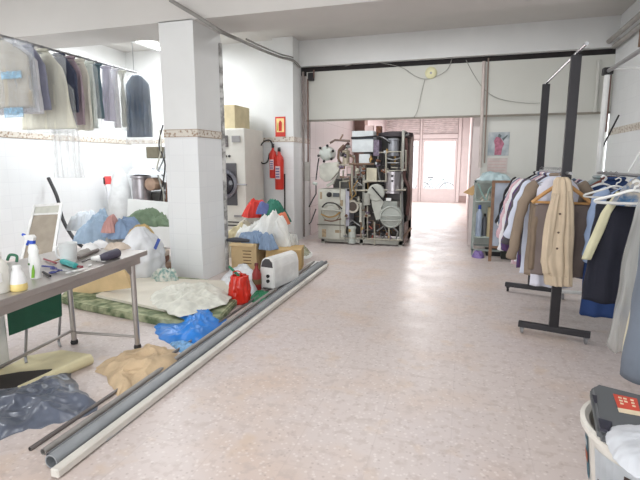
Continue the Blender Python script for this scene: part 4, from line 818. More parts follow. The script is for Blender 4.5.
# ================================================================== GARMENTS
CL = lambda n_, c, **k: mat('cloth_'+n_, c, .85, var=.06, vscale=6, bump=.15, bscale=60, **k)
def garment_body(bm, hw, ln, th, seed, sh=.10, hem=1.1, neck=.06, fold=.02, top=-.07, nrow=26, ncol=44, kf=3, slope=None):
    """closed hanging cloth: hw half width at shoulder, ln length, th thickness"""
    rows = []
    for i in range(nrow+1):
        v = i/nrow; z = top-ln*v; d = ln*v
        if d < sh: w_ = neck+(hw-neck)*(d/sh)**.8
        else: w_ = hw*(1+(hem-1)*(d-sh)/(ln-sh))
        t_ = th*(.45+.55*min(1, d/(sh*1.6)))
        row = []
        for k in range(ncol):
            a = 2*PI*k/ncol; ca, sa = math.cos(a), math.sin(a)
            x = w_*math.copysign(abs(ca)**.8, ca); y = t_*math.copysign(abs(sa)**.7, sa)
            f = fold*min(1, v*2)*(math.sin(x/hw*kf*PI+seed+v*1.5)+.6*nz((x*6, v*3, seed)))
            y += f; x += .012*nz((v*4, a, seed))
            row.append(bm.verts.new((x, y, z+.01*nz((x*5, a, seed+4))*v)))
        rows.append(row)
    for a, b_ in zip(rows, rows[1:]):
        for k in range(ncol): bm.faces.new((a[k], a[(k+1) % ncol], b_[(k+1) % ncol], b_[k]))
    bm.faces.new(rows[0]); bm.faces.new(rows[-1])
def wire_hanger(y0, m, label, grp, loc, rz, hw=.2):
    bm = nb(); tube(bm, [(-hw, 0, -.13), (0, 0, -.06), (hw, 0, -.13), (-hw, 0, -.13)], .0035 if m is not WOOD else .012, 6)
    tube(bm, [(0, 0, -.06), (0, 0, -.03)]+[(.022*math.cos(a), 0, .0+.022*math.sin(a)) for a in (-PI/2, 0, PI/2, PI*.95)], .003, 6)
    o = obj('clothes_hanger', bm, m, raw=True); o.location = loc; o.rotation_euler = (0, 0, rz); return tag(o, label, 'hanger', grp)
def garment(kind, m, label, cat, loc, rz=0, hw=.21, ln=.75, th=.04, sleeve=0, collar=None, bag=None, hem=1.05, seed=1, fold=.02, sh=.1, btn=None, group=None, hang='wire', neck=.06, kf=3, bagln=None, drop=0, two=None, splay=.055):
    t = thing(kind, label, cat, loc, rz, group)
    z0 = -.05-drop
    bm = nb(); garment_body(bm, hw, ln, th, seed, sh=sh, hem=hem, fold=fold, top=z0, neck=neck, kf=kf); obj('body', bm, m, t, True, raw=True)
    if sleeve:
        for s in (-1, 1):
            bm = nb(); sleeve = max(sleeve, .3); P = [(s*(hw-.05), 0, z0-.07), (s*(hw+.0), .0, z0-.13), (s*(hw+.02+splay*.4), -.01, z0-.3), (s*(hw+.01+splay*.8), -.02+.02*s, z0-.3-sleeve*.5), (s*(hw+splay), -.02, z0-.15-sleeve)]
            tube(bm, smooth_pts(P, 4), [.045+.012*math.sin(min(i, 8)*.4) for i in range(len(smooth_pts(P, 4)))], 12)
            for v in bm.verts: v.co.y *= .75; v.co.x += .008*math.sin(v.co.z*40+seed)
            obj('sleeve', bm, m, t, True, raw=True)
    if collar:
        bm = nb(); tube(bm, [(.07*math.cos(a), .035*math.sin(a)-.0, z0+.01) for a in [k*PI/8 for k in range(17)]], .016, 8, cap=False); obj('collar', bm, collar, t, True, raw=True)
    if btn:
        bm = nb(); box(bm, (0, -th-.022, z0-ln*.5), (.03, .008, ln*.85)); obj('placket', bm, btn, t, raw=True)
    if two:
        for s in (-1, 1):
            bm = nb(); garment_body(bm, hw*.48, ln*.62, th, seed+s, sh=.05, hem=1.0, top=z0-ln*.95, neck=hw*.4, fold=.01)
            bmesh.ops.translate(bm, verts=bm.verts, vec=(s*hw*.5, 0, 0)); obj('trouser_leg', bm, two, t, True, raw=True)
    if bag:
        bm = nb(); garment_body(bm, hw+.045, (bagln or ln+.12), th+.012, seed+9, sh=.09, hem=1.04, fold=.012, top=z0+.02, kf=5); obj('plastic_cover', bm, bag, t, True, raw=True)
    if hang: wire_hanger(0, WOOD if hang == 'wood' else GREYM, (lambda q: ' '.join(q.split()[:15]))('wire hanger in '+label.split(' on ')[0].split(' under ')[0]), None, loc, rz, hw*.9)
    return t
# ---- alcove rail
RX, RZ = -4.86, 2.86
bm = nb(); tube(bm, [(RX, 2.9, RZ), (RX, 6.3, RZ)], .014, 10); 
o = obj('hanging_rail', bm, GREYM, smooth=A); tag(o, 'thin steel clothes rail running above the alcove, left', 'rail')
bm = nb()
for y in (3.1, 6.25): tube(bm, [(RX, y, RZ), (RX, y, HC)], .005, 6)
o = obj('rail_wire', bm, GREYM); tag(o, 'wires holding the alcove clothes rail to the ceiling', 'wire')
G1 = 'clothes hanging on the alcove rail'
L1 = [ # y, right edge seen, length, material, cover, label, cat
 (4.05, 35, .80, CL('taupe', sr(164, 158, 146)), FILMB, 'taupe coat under clear film with blue print, frontmost on the alcove rail', 'coat'),
 (4.24, 42, .84, CL('white_a', sr(222, 222, 226)), None, 'white coat, second from the front on the alcove rail', 'coat'),
 (4.42, 50, .78, CL('lilac_a', sr(146, 148, 168)), None, 'grey lilac shirt, third from the front on the alcove rail', 'shirt'),
 (4.62, 66, .98, CL('ivory', sr(226, 224, 208)), FILM, 'long ivory wrapped dress flaring at the bottom on the alcove rail', 'dress'),
 (4.86, 79, .76, CL('slate', sr(66, 72, 94)), None, 'dark slate blue jacket in the middle of the alcove rail', 'jacket'),
 (5.02, 85, .90, CL('mauve', sr(176, 158, 168)), None, 'mauve shirt behind the slate jacket on the alcove rail', 'shirt'),
 (5.18, 92, .96, CL('cream_b', sr(226, 224, 212)), None, 'long cream coat behind the mauve shirt on alcove rail', 'coat'),
 (5.34, 97, .92, CL('white_b', sr(226, 232, 228)), FILM, 'long white wrapped garment before the teal one on rail', 'coat'),
 (5.48, 103, .78, CL('teal', sr(96, 118, 128)), None, 'grey teal jacket toward the far end of the alcove rail', 'jacket'),
 (5.66, 114, .80, CL('lilac_c', sr(206, 202, 218)), FILM, 'lilac wrapped shirt right after the teal jacket on rail', 'shirt'),
 (5.82, 119, .88, CL('white_c', sr(226, 226, 230)), None, 'bright white shirt, third from the far end of rail', 'shirt'),
 (5.97, 124, .86, CL('ecru', sr(214, 214, 204)), FILM, 'ecru wrapped jacket, second from the far end of the rail', 'jacket')]
for i, (y, ex, ln, m, bg_, lab, cat) in enumerate(L1):
    hw = atY(ex, 100, y).x-RX-.02
    garment(('wrapped_' if bg_ else 'hanging_')+cat, m, lab, cat, (RX, y, RZ), rz=.03*math.sin(i*2.3), hw=hw, ln=ln-.08, bag=bg_, bagln=ln-.01, seed=i+1, collar=m, group=G1, th=.038, sh=.2, hem=1.5 if cat == 'dress' else 1.04, fold=.014)
garment('garment_bag', mat('grey_blue_film', sr(92, 106, 124), .3, var=.15, vscale=5), 'large grey blue plastic garment bag at the far end of alcove rail', 'garment bag', (-4.72, 6.12, RZ-.02), hw=.19, ln=.90, th=.06, bag=FILM, seed=30, fold=.03, hem=1.15, sh=.14, kf=5, group=G1)
# blue printed flat patches of the front cover
for (ax, ay), (bx_, by_) in (((1, 72), (22, 78)), ((4, 108), (24, 117))):
    pa, pb = atY(ax, ay, 3.985), atY(bx_, by_, 3.985)
    bm = nb(); span(bm, (pa.x, 3.98, pb.z), (pb.x, 3.985, pa.z)); o = obj('blue_print', bm, mat('print_blue', sr(140, 186, 214), .5, var=.2, vscale=20, alpha=.38)); o.parent = [q for q in C.objects if q.name == 'wrapped_coat'][0]; o.location = Matrix.Rotation(-o.parent.rotation_euler.z, 3, 'Z') @ (Vector(o.location)-Vector((RX, 4.05, RZ)))
bm = nb(); garment_body(bm, .17, 1.15, .05, 77, sh=.1, hem=1.15, fold=.03, top=-.05, kf=5); o = obj('empty_plastic_cover', bm, FILM, smooth=True, raw=True); o.location = (-4.72, 4.72, 2.52); tag(o, 'empty clear plastic cover with blue print hanging below the ivory dress', 'plastic cover')
# ---- black rack
def rack_post(bm, x, y, h, wx=.075, wy=.04): span(bm, (x-wx/2, y-wy/2, .1), (x+wx/2, y+wy/2, h), bev=.004)
RK = (.80, 4.28); RF = (.80, 5.72)
rk = thing('garment_rack', 'tall black steel rack on castors with T shaped feet', 'clothes rack', (.8, 5.0, 0))
for (x, y), name in ((RK, 'post'), (RF, 'post')):
    bm = nb(); rack_post(bm, x, y, 2.34); obj(name, bm, BLACKM, rk)
    bm = nb(); box(bm, (x+.0, y, .085), (.56, .05, .05), rz=-.25, bev=.004); ft = obj('foot_bar', bm, BLACKM, rk)
    for s in (-1, 1):
        bm = nb(); c = Vector((x+s*.25*math.cos(-.25), y+s*.25*math.sin(-.25), .03)); lathe(bm, [(.022, -.012), (.03, -.008), (.03, .008), (.022, .012)], c, 16, 'X'); box(bm, c+Vector((0, 0, .025)), (.036, .03, .02)); obj('castor', bm, GREYM if y < 5 else DARK, ft)
bm = nb(); tube(bm, [(.8, 3.95, 2.35), (.8, 5.85, 2.35)], .014, 10); obj('top_rail', bm, CHROME, rk, A)
bm = nb(); tube(bm, [(.8, 4.1, 1.42), (.8, 5.8, 1.42)], .012, 10); obj('clothes_rail', bm, GREYM, rk, A)
G2 = 'shirts and jackets on the black rack'
KX, KZ = .80, 1.44
TA = stripes('pink_stripe', sr(190, 120, 134), sr(222, 214, 220), 30, 'X'); TB = stripes('maroon_stripe', sr(96, 44, 78), sr(70, 70, 120), 22, 'X')
L2 = [
 (5.58, .36, .66, CL('black', sr(28, 26, 32)), 'black jacket, farthest garment on the black rack', 'jacket', .40),
 (5.42, .35, .88, CL('light_grey', sr(196, 196, 196)), 'light grey shirt next to the farthest black jacket on rack', 'shirt', .40),
 (5.27, .36, .72, CL('denim_d', sr(84, 100, 124)), 'slate blue denim shirt on the black rack, third from the far end', 'shirt', .35),
 (5.12, .37, .92, TA, 'pink and white striped shirt on the black rack', 'shirt', .5),
 (4.99, .36, .86, CL('white_d', sr(226, 224, 226)), 'white shirt hanging behind the striped maroon shirt on rack', 'shirt', .6),
 (4.88, .345, .90, TB, 'maroon and blue striped shirt on the black rack', 'shirt', .58),
 (4.79, .34, .76, CL('charcoal', sr(84, 80, 86)), 'charcoal grey jacket before the maroon striped shirt', 'jacket', .5),
 (4.70, .33, .92, CL('sky_white', sr(210, 216, 232)), 'bluish white shirt beside the olive jacket on the rack', 'shirt', .42),
 (4.56, .31, .90, CL('olive', sr(140, 124, 108)), 'olive brown jacket directly behind the wooden hanger skirt', 'jacket', .6)]
for i, (y, hw, ln, m, lab, cat, sl) in enumerate(L2):
    garment('hanging_'+cat, m, lab, cat, (KX, y, KZ), rz=.05*math.sin(i*1.7), hw=hw-.09, ln=ln, sleeve=sl, seed=i+40, collar=m, group=G2, th=.035, sh=.16, splay=.13)
garment('hanging_shirt', CL('thin_white', sr(214, 214, 226)), 'thin white shirt tail showing below the skirt on the rack', 'shirt', (KX-.02, 4.47, KZ), hw=.16, ln=.98, th=.015, seed=60, group=G2)
# skirt-like trousers folded over a wooden hanger
wd = thing('wooden_hanger', 'light wooden hanger with bar at the near end of the rack', 'hanger', (.8, 4.38, KZ))
bm = nb(); tube(bm, smooth_pts([(.8-.23, 4.38, 1.165), (.8-.12, 4.38, 1.26), (.8, 4.38, 1.33), (.8+.12, 4.38, 1.26), (.8+.23, 4.38, 1.165)]), .016, 10); obj('shoulder_arch', bm, WOOD, wd, A)
bm = nb(); tube(bm, [(.58, 4.38, 1.17), (1.02, 4.38, 1.165)], .011, 8); obj('trouser_bar', bm, WOOD, wd, A)
bm = nb(); tube(bm, [(.8, 4.38, 1.33), (.8, 4.38, 1.40), (.82, 4.38, 1.43), (.8, 4.38, 1.45)], .003, 6); obj('hook', bm, CHROME, wd)
def drape(name, x, y, z, hw, ln, th, m, label, cat, seed=1, hem=1.0, fold=.012, kf=3, sub=None, parent=None, rz=0, group=None):
    bm = nb(); garment_body(bm, hw, ln, th, seed, sh=.03, hem=hem, neck=hw*.93, fold=fold, top=0, kf=kf)
    o = obj(name, bm, m, smooth=True, raw=True); o.location = (x, y, z); o.rotation_euler = (0, 0, rz)
    return tag(o, label, cat, group)
TROU = CL('taupe_brown', sr(118, 106, 102))
drape('folded_trousers', .83, 4.40, 1.155, .22, .62, .028, TROU, 'taupe brown trousers folded over the wooden hanger bar', 'trousers', 3, 1.04)
drape('folded_trousers', .69, 4.42, 1.145, .11, .57, .035, CL('brown_khaki', sr(124, 108, 92)), 'khaki brown trousers on the wooden hanger, left of the taupe pair', 'trousers', 5, 1.0)
# beige jacket slung over the near post
jk = thing('beige_jacket', 'beige cotton jacket slung over the near black rack post', 'jacket', (.8, 4.2, 1.40))
bm = nb(); 
rows = [(1.39, .755, .03, .02), (1.36, .758, .055, .04), (1.27, .765, .07, .055), (1.1, .765, .08, .06), (.95, .76, .09, .065), (.8, .755, .10, .065), (.68, .755, .10, .07), (.58, .775, .085, .065), (.52, .785, .07, .055)]
def interp_rows(rows, n_=40):
    out = []
    for i in range(n_+1):
        f = i/n_*(len(rows)-1); k = min(int(f), len(rows)-2); u = f-k; u = u*u*(3-2*u) if False else u
        out.append([a*(1-u)+b_*u for a, b_ in zip(rows[k], rows[k+1])])
    return out
def loft(bm, rows, y, seed, fold=.012, kf=9, ncol=48):
    R_ = []
    for z, cx, hw, th in rows:
        ring = []
        for k in range(ncol):
            a = 2*PI*k/ncol; f = 1+fold/max(hw, .03)*math.sin(kf*a+seed+z*3)+.15*nz((z*5, a*1.5, seed))
            ring.append(bm.verts.new((cx+hw*f*math.cos(a), y+th*f*math.sin(a), z)))
        R_.append(ring)
    for a, b_ in zip(R_, R_[1:]):
        for k in range(ncol): bm.faces.new((a[k], a[(k+1) % ncol], b_[(k+1) % ncol], b_[k]))
    bm.faces.new(R_[0]); bm.faces.new(R_[-1])
BEI = CL('beige', sr(198, 180, 156))
loft(bm, interp_rows(rows), 4.19, 3, .012, 8); obj('jacket_body', bm, BEI, jk, True)
bm = nb(); loft(bm, interp_rows([(1.28, .80, .03, .03), (1.15, .815, .04, .04), (.95, .825, .045, .045), (.75, .83, .045, .045), (.62, .845, .04, .04), (.50, .855, .035, .035)], 24), 4.17, 9, .006, 6, 24); obj('sleeve', bm, BEI, jk, True)
bm = nb(); loft(bm, interp_rows([(1.26, .72, .025, .03), (1.1, .70, .04, .04), (.9, .685, .042, .045), (.72, .685, .04, .04), (.60, .70, .035, .035)], 24), 4.16, 4, .006, 6, 24); obj('sleeve', bm, BEI, jk, True)
bm = nb(); loft(bm, interp_rows([(.585, .775, .09, .072), (.50, .785, .088, .07)], 8), 4.19, 3, .012, 12); obj('hem_band', bm, BEI, jk, True)
for z in (1.1, .95, .82):
    bm = nb(); lathe(bm, [(.009, 0), (.007, .006)], (.745, 4.10, z), 10, 'Y'); obj('button', bm, mat('button_brown', sr(90, 70, 60), .4), jk)
# ---- white rack behind and right
WP = (1.345, 5.6)
wr = thing('white_garment_rack', 'white steel clothes rack with high bars along the right wall', 'clothes rack', (1.35, 4.2, 0))
bm = nb(); tube(bm, [(WP[0], WP[1], .08), (WP[0], WP[1], 2.42)], .027, 12); obj('post', bm, WHITEP, wr, A)
bm = nb(); tube(bm, [(WP[0], 2.2, .08), (WP[0], 2.2, 1.6)], .027, 12); obj('post', bm, WHITEP, wr, A)
bm = nb(); tube(bm, [(WP[0], WP[1], 2.42), (WP[0], 3.2, 2.42)], .02, 10); obj('top_rail', bm, GREYM, wr, A)
bm = nb(); tube(bm, [(WP[0], WP[1], 2.44), (2.15, WP[1], 2.44)], .014, 10); obj('cross_bar', bm, WHITEP, wr, A)
bm = nb(); box(bm, (WP[0], WP[1], 2.42), (.09, .09, .07), bev=.01); obj('corner_joint', bm, DARK, wr)
bm = nb(); tube(bm, [(WP[0], WP[1], 1.4), (WP[0], 2.2, 1.4)], .014, 10); obj('clothes_rail', bm, GREYM, wr, A)
bm = nb(); tube(bm, [(WP[0]-.25, WP[1], .09), (WP[0]+.25, WP[1], .09)], .02, 10); tube(bm, [(WP[0]-.25, 2.2, .09), (WP[0]+.25, 2.2, .09)], .02, 10); obj('foot_bar', bm, WHITEP, wr, A)
for y in (WP[1], 2.2):
    for s in (-1, 1):
        bm = nb(); lathe(bm, [(.024, -.012), (.034, -.008), (.034, .008), (.024, .012)], (WP[0]+s*.23, y, .034), 16, 'X'); obj('castor', bm, GREYM, wr, A)
G3 = 'clothes on the white rack'
NAVY = CL('navy', sr(24, 26, 40))
L3 = [
 (5.45, .24, .55, CL('grey_m', sr(170, 176, 176)), 'pale grey shirt, farthest on the white rack', 'shirt', .4, 0),
 (5.30, .26, .60, CL('check_g', sr(150, 166, 168)), 'grey green shirt, second farthest on the white rack', 'shirt', .4, 0),
 (5.14, .25, .60, CL('brick', sr(124, 72, 60)), 'brick brown jacket near far end of the white rack', 'jacket', .4, 0),
 (4.97, .26, .95, CL('royal', sr(44, 66, 110)), 'royal blue jacket before the brick one on white rack', 'jacket', .4, 0),
 (4.30, .28, .90, CL('pale_blue_s', sr(160, 180, 214)), 'pale blue shirt just behind the navy coat on white rack', 'shirt', .5, 0),
 (3.90, .27, .62, NAVY, 'dark navy coat at the middle of the white rack', 'coat', .45, 0)]
for i, (y, hw, ln, m, lab, cat, sl, dr_) in enumerate(L3):
    garment('hanging_'+cat, m, lab, cat, (WP[0], y, 1.4), rz=.06*math.sin(i*2.1), hw=hw, ln=ln, sleeve=sl, seed=i+70, collar=m, group=G3, th=.045, sh=.14)
drape('blue_jeans', 1.20, 4.35, 1.2, .19, .98, .06, CL('jean_blue', sr(36, 62, 112)), 'dark blue denim skirt hanging low behind the navy trousers', 'skirt', 8, 1.02, .015)
drape('navy_trousers', 1.16, 3.86, 1.22, .23, .74, .08, NAVY, 'navy trousers hanging widest under the white plastic hangers', 'trousers', 9, 1.12, .02)
bm = nb(); loft(bm, interp_rows([(1.3, 1.07, .03, .02), (1.15, .99, .032, .022), (1.0, .95, .032, .022), (.80, .89, .03, .022)], 20), 3.80, 2, .003, 5, 20); o = obj('cream_sleeve', bm, CL('pale_olive', sr(206, 202, 170)), smooth=True); tag(o, 'cream garment sleeve hanging at the left side of navy trousers', 'sleeve')
bm = nb(); crumple(bm, [(1.0, 3.72), (1.1, 3.62), (1.3, 3.6), (1.5, 3.7), (1.45, 3.9), (1.2, 3.98), (1.05, 3.88)], .12, .05, 9, 88, 1.21); o = obj('shirt_bundle', bm, mat('blue_print', sr(70, 110, 150), .8, vscale=14, col2=sr(196, 186, 170)), smooth=True); tag(o, 'blue and tan printed shirt bunched on top of navy trousers', 'shirt')
# white plastic hangers fanned out
def plastic_hanger(loc, rz, ty, label):
    t = thing('plastic_hanger', label, 'hanger', loc, rz, 'white plastic hangers on the white rack'); t.rotation_euler = (ty, 0, rz)
    bm = nb(); tube(bm, smooth_pts([(-.2, 0, -.13), (-.1, 0, -.09), (0, 0, -.05), (.1, 0, -.09), (.2, 0, -.13), (.19, 0, -.15), (0, 0, -.155), (-.19, 0, -.15), (-.2, 0, -.13)]), .008, 8); obj('hanger_frame', bm, WHITEP, t, A, raw=True)
    bm = nb(); tube(bm, [(0, 0, -.05), (0, 0, -.02)]+[(.022*math.cos(a), 0, .022*math.sin(a)) for a in (-PI/2, -PI/4, 0, PI/4, PI/2, PI*.9)], .005, 6); obj('hook', bm, WHITEP, t, A, raw=True)
for k, (y, rz, ty, lab) in enumerate(((4.75, .2, .2, 'farthest of the bare white plastic hangers on the white rack'), (4.6, -.1, .3, 'second farthest bare white plastic hanger on the white rack'), (4.1, .1, .5, 'bare white plastic hanger between pale blue shirt and navy coat'), (3.6, -.2, .35, 'white plastic hanger just before the navy coat'), (3.5, .15, .5, 'tilted white plastic hanger resting above printed shirt'), (3.4, -.1, .6, 'nearest bare white plastic hanger above the printed shirt'))):
    plastic_hanger((WP[0]-.16-.03*k, y, 1.37), rz, ty, lab)
pipe('rod', [atY(619, 115, 6.6), atY(600, 152, 6.6)], .01, DARK, 'thin dark rod standing slanted behind the white rack post', 'rod', 6)
pipe('white_rod', [atY(640, 152, 4.6), atY(628, 172, 4.6)], .008, WHITEP, 'thin white rod slanting at the right frame edge', 'rod', 6)
# plastic covered garments nearest
drape('covered_garment', 1.12, 3.12, 1.29, .15, .90, .12, FILMW, 'cloudy plastic covered garment at the right edge, left of cream one', 'garment', 21, 1.55, .03, 4)
drape('covered_dress', 1.16, 3.14, 1.26, .13, .80, .07, CL('pearl', sr(176, 180, 186)), 'pearl grey dress inside the cloudy plastic at right edge', 'dress', 22, 1.4, .02)
drape('cream_coat', 1.13, 2.86, 1.22, .19, .84, .09, CL('cream_coat', sr(206, 200, 176)), 'cream coat hanging second nearest at the right edge', 'coat', 23, 1.2, .02)
drape('blue_grey_coat', 1.09, 2.66, 1.22, .22, .82, .09, CL('blue_grey', sr(108, 116, 128)), 'blue grey coat hanging nearest at the right frame edge', 'coat', 24, 1.15, .02)
# ================================================================== wall things beyond: poster, glass shelf, framed board
po = thing('wall_poster', 'poster with pink figure on pale blue hung on partition', 'poster', (.54, 8.855, 1.64))
bm = nb(); span(bm, (.375, 8.85, 1.63), (.72, 8.858, 2.03)); obj('poster_sheet', bm, mat('poster_blue', sr(150, 162, 170), .6, vscale=5, col2=sr(200, 204, 206)), po)
def patch(bm, pts, y): prism(bm, [(x, y, z) for x, z in pts], (0, .003, 0))
bm = nb(); patch(bm, [(.49, 1.64), (.60, 1.64), (.61, 1.75), (.64, 1.83), (.60, 1.9), (.56, 1.95), (.50, 1.95), (.47, 1.88), (.49, 1.8)], 8.846); obj('pink_figure', bm, mat('poster_pink', sr(176, 110, 130), .6, vscale=18, var=.25), po)
bm = nb(); patch(bm, [(.53, 1.95), (.57, 1.93), (.59, 1.97), (.56, 2.0), (.54, 2.0)], 8.843); patch(bm, [(.60, 1.92), (.68, 1.98), (.69, 1.965), (.62, 1.88)], 8.843); obj('dark_shape', bm, mat('poster_dark', sr(100, 110, 112), .6), po)
ca = thing('wall_calendar', 'pale calendar sheet with faint red rows below the poster', 'calendar', (.54, 8.855, 1.33))
bm = nb(); span(bm, (.38, 8.85, 1.33), (.71, 8.858, 1.59)); obj('calendar_sheet', bm, mat('calendar_paper', sr(206, 194, 190), .7), ca)
for k in range(4):
    bm = nb(); span(bm, (.40, 8.847, 1.36+k*.055), (.69, 8.85, 1.375+k*.055)); obj('date_row', bm, mat('date_red', sr(204, 180, 176), .7), ca)
sf = thing('display_cabinet', 'glass sided display cabinet with shelves by the partition', 'cabinet', (.5, 8.2, 0))
SM = mat('shelf_frame', sr(150, 158, 154), .5, .3); sx0, sx1, sy0, sy1, st = .17, .75, 7.95, 8.5, 1.22
bm = nb()
for x in (sx0, sx1-.03):
    for y in (sy0, sy1-.03): span(bm, (x, y, 0), (x+.03, y+.03, st))
for z in (.08, st-.03): 
    span(bm, (sx0, sy0, z), (sx1, sy0+.03, z+.03)); span(bm, (sx0, sy1-.03, z), (sx1, sy1, z+.03)); span(bm, (sx0, sy0, z), (sx0+.03, sy1, z+.03))
obj('cabinet_frame', bm, SM, sf)
for z in (.30, .88):
    bm = nb(); span(bm, (sx0+.01, sy0+.01, z), (sx1-.01, sy1-.01, z+.015)); obj('shelf', bm, mat('shelf_pale', sr(190, 202, 196), .3), sf)
bm = nb(); span(bm, (sx0+.005, sy0+.03, .12), (sx0+.01, sy1-.03, st-.04)); obj('glass_side', bm, GLASS, sf)
bm = nb(); span(bm, (sx0+.02, sy1-.02, .12), (sx1-.02, sy1-.015, st-.04)); obj('back_panel', bm, mat('back_pale', sr(176, 182, 176), .6), sf)
def bottle(x, y, z, r, h, m, capm, label):
    t = thing('spray_can', label, 'bottle', (x, y, z)); bm = nb(); lathe(bm, [(r*.95, 0), (r, .01), (r, h*.75), (r*.5, h*.88), (r*.4, h*.9)], (x, y, z), 16); obj('bottle_body', bm, m, t, A)
    bm = nb(); lathe(bm, [(r*.5, 0), (r*.45, h*.13)], (x, y, z+h*.89), 12); obj('cap', bm, capm, t, A)
bottle(.27, 8.03, .315, .05, .5, mat('bottle_paleblue', sr(170, 184, 206), .4), mat('cap_blue', (0, 0, 0)), 'tall pale blue bottle with blue cap inside display cabinet')
bottle(.36, 8.1, .315, .045, .36, mat('bottle_greyd', sr(96, 100, 110), .4), DARK, 'dark grey bottle beside the pale blue one in the cabinet')
bm = nb(); box(bm, (.5, 8.05, .315+.24), (.2, .12, .48), rz=.1, bev=.004); o = obj('beige_carton', bm, mat('carton_beige', sr(204, 188, 150), .8)); tag(o, 'tall beige carton standing inside the display cabinet', 'box')
bm = nb(); crumple(bm, [(.28, 7.98), (.45, 7.97), (.62, 8.0), (.68, 8.2), (.5, 8.35), (.3, 8.3)], .10, .04, 8, 91, .80+.1); o = obj('cloth_bundle', bm, mat('mixed_cloth', sr(150, 146, 130), .8, vscale=14, col2=sr(210, 206, 196)), smooth=True); tag(o, 'mixed cloth bundle on the upper shelf of the cabinet', 'cloth')
bm = nb(); crumple(bm, [(.22, 7.98), (.45, 7.94), (.7, 7.98), (.72, 8.3), (.5, 8.45), (.25, 8.4)], .12, .04, 7, 92, 1.225); o = obj('plastic_bundle', bm, mat('pale_aqua', sr(176, 196, 200), .5, var=.1), smooth=True); tag(o, 'pale blue wrapped bundle on top of the display cabinet', 'bundle')
bm = nb(); tube(bm, smooth_pts([(.22, 7.93, 1.18), (.3, 7.92, 1.0), (.36, 7.92, .92), (.4, 7.92, 1.1), (.55, 7.92, 1.2)]), .012, 8); o = obj('green_tape', bm, mat('aqua_tape', sr(140, 170, 164), .5), smooth=A); tag(o, 'greenish tape dangling across the front of display cabinet', 'tape')
bm = nb(); prism(bm, [(.0, 8.4, 1.0), (.17, 8.4, 1.13), (.2, 8.4, 1.0), (.15, 8.4, .95)], (0, .1, 0)); o = obj('beige_bracket', bm, mat('bracket_tan', sr(200, 164, 116), .6)); o.parent = sf; o.location = Vector(o.location)-Vector(sf.location)
bm = nb(); crumple(bm, [(.21, 7.75), (.33, 7.72), (.37, 7.85), (.3, 7.93), (.2, 7.9)], .12, .03, 10, 94, 0); o = obj('purple_bag', bm, mat('purple', sr(126, 104, 160), .5), smooth=True); tag(o, 'small purple bag on the floor under the display cabinet', 'bag')
bm = nb(); span(bm, (.40, 7.98, .0), (.74, 8.4, .075), bev=.01); o = obj('black_box', bm, DARK); tag(o, 'black flat box on the floor under the display cabinet', 'box')
fb = thing('framed_board', 'brown wood framed grey board on legs before the cabinet', 'board', (.75, 7.6, 0))
def pt_fb(x, z): return Vector((x, 7.55+.12*z, z))
bx0, bx1, bz0, bz1 = .44, 1.05, .22, 1.22
bm = nb(); beam(bm, pt_fb(bx0, 0), pt_fb(bx0, bz1), .045, .035); beam(bm, pt_fb(bx1, 0), pt_fb(bx1, bz1), .045, .035); beam(bm, pt_fb(bx0-.02, bz1), pt_fb(bx1+.02, bz1), .045, .035); beam(bm, pt_fb(bx0, bz0), pt_fb(bx1, bz0), .04, .03); obj('board_frame', bm, BWOOD, fb)
bm = nb(); prism(bm, [pt_fb(bx0+.02, bz0+.02), pt_fb(bx1-.02, bz0+.02), pt_fb(bx1-.02, bz1-.02), pt_fb(bx0+.02, bz1-.02)], (0, .012, 0)); obj('grey_pane', bm, mat('mirror_grey', sr(158, 164, 176), .25, .3, var=.1, vscale=4), fb)
bm = nb(); span(bm, (.62, 7.75, 0), (1.0, 7.95, .2), bev=.01); o = obj('dark_crate', bm, mat('crate_dark', sr(40, 44, 38), .7)); tag(o, 'dark crate on the floor beneath the framed board', 'crate')
# ================================================================== bucket corner, bottom right
bu = thing('bucket', 'large white plastic bucket with sticker at bottom right corner', 'bucket', (.83, 2.1, 0))
BC = Vector((.855, 2.12, 0)); bm = nb(); BR = .302
lathe(bm, [(BR*.8, 0), (BR*.82, .01), (BR*.97, .37), (BR*1.04, .375), (BR*1.05, .40), (BR*.99, .405), (BR*.93, .39), (BR*.78, .03)], BC, 48); obj('bucket_body', bm, mat('bucket_white', sr(222, 218, 210), .4), bu, A)
def on_bucket(a0, a1, z0, z1, m, name, off=.004):
    bm = nb(); n_ = 8
    f = lambda a, z: BC+Vector((math.cos(a), math.sin(a), 0))*(BR*(.82+.15*z/.37)+off)+Vector((0, 0, z))
    A_ = [f(a0+(a1-a0)*k/n_, z0) for k in range(n_+1)]; B_ = [f(a0+(a1-a0)*k/n_, z1) for k in range(n_+1)]
    va = [bm.verts.new(p) for p in A_]; vb = [bm.verts.new(p) for p in B_]
    for k in range(n_): bm.faces.new((va[k], va[k+1], vb[k+1], vb[k]))
    r_ = bmesh.ops.solidify(bm, geom=bm.faces[:], thickness=.002); return obj(name, bm, m, bu)
D_ = math.radians
on_bucket(D_(168), D_(182), .13, .33, mat('sticker_teal', sr(96, 150, 170), .4), 'sticker')
on_bucket(D_(168), D_(182), .21, .26, mat('sticker_orange', sr(214, 120, 84), .4), 'sticker_band', .0065)
on_bucket(D_(168), D_(182), .29, .32, mat('sticker_white', sr(226, 230, 232), .4), 'sticker_band', .0065)
on_bucket(D_(196), D_(250), .02, .33, mat('paper_pale', sr(226, 230, 234), .4), 'white_label')
on_bucket(D_(200), D_(212), .02, .2, mat('label_brown', sr(120, 84, 70), .5), 'brown_print', .0065)
on_bucket(D_(225), D_(246), .05, .3, mat('label_dark_print', sr(90, 74, 70), .5, vscale=12, var=.4), 'dark_print', .0065)
bm = nb(); box(bm, (.96, 2.12, .396), (.36, .4, .012), rz=.2); o = obj('magazine', bm, mat('magazine_mix', sr(190, 150, 130), .6, vscale=16, col2=sr(214, 214, 214))); tag(o, 'printed papers lying across the bucket rim under the case', 'paper')
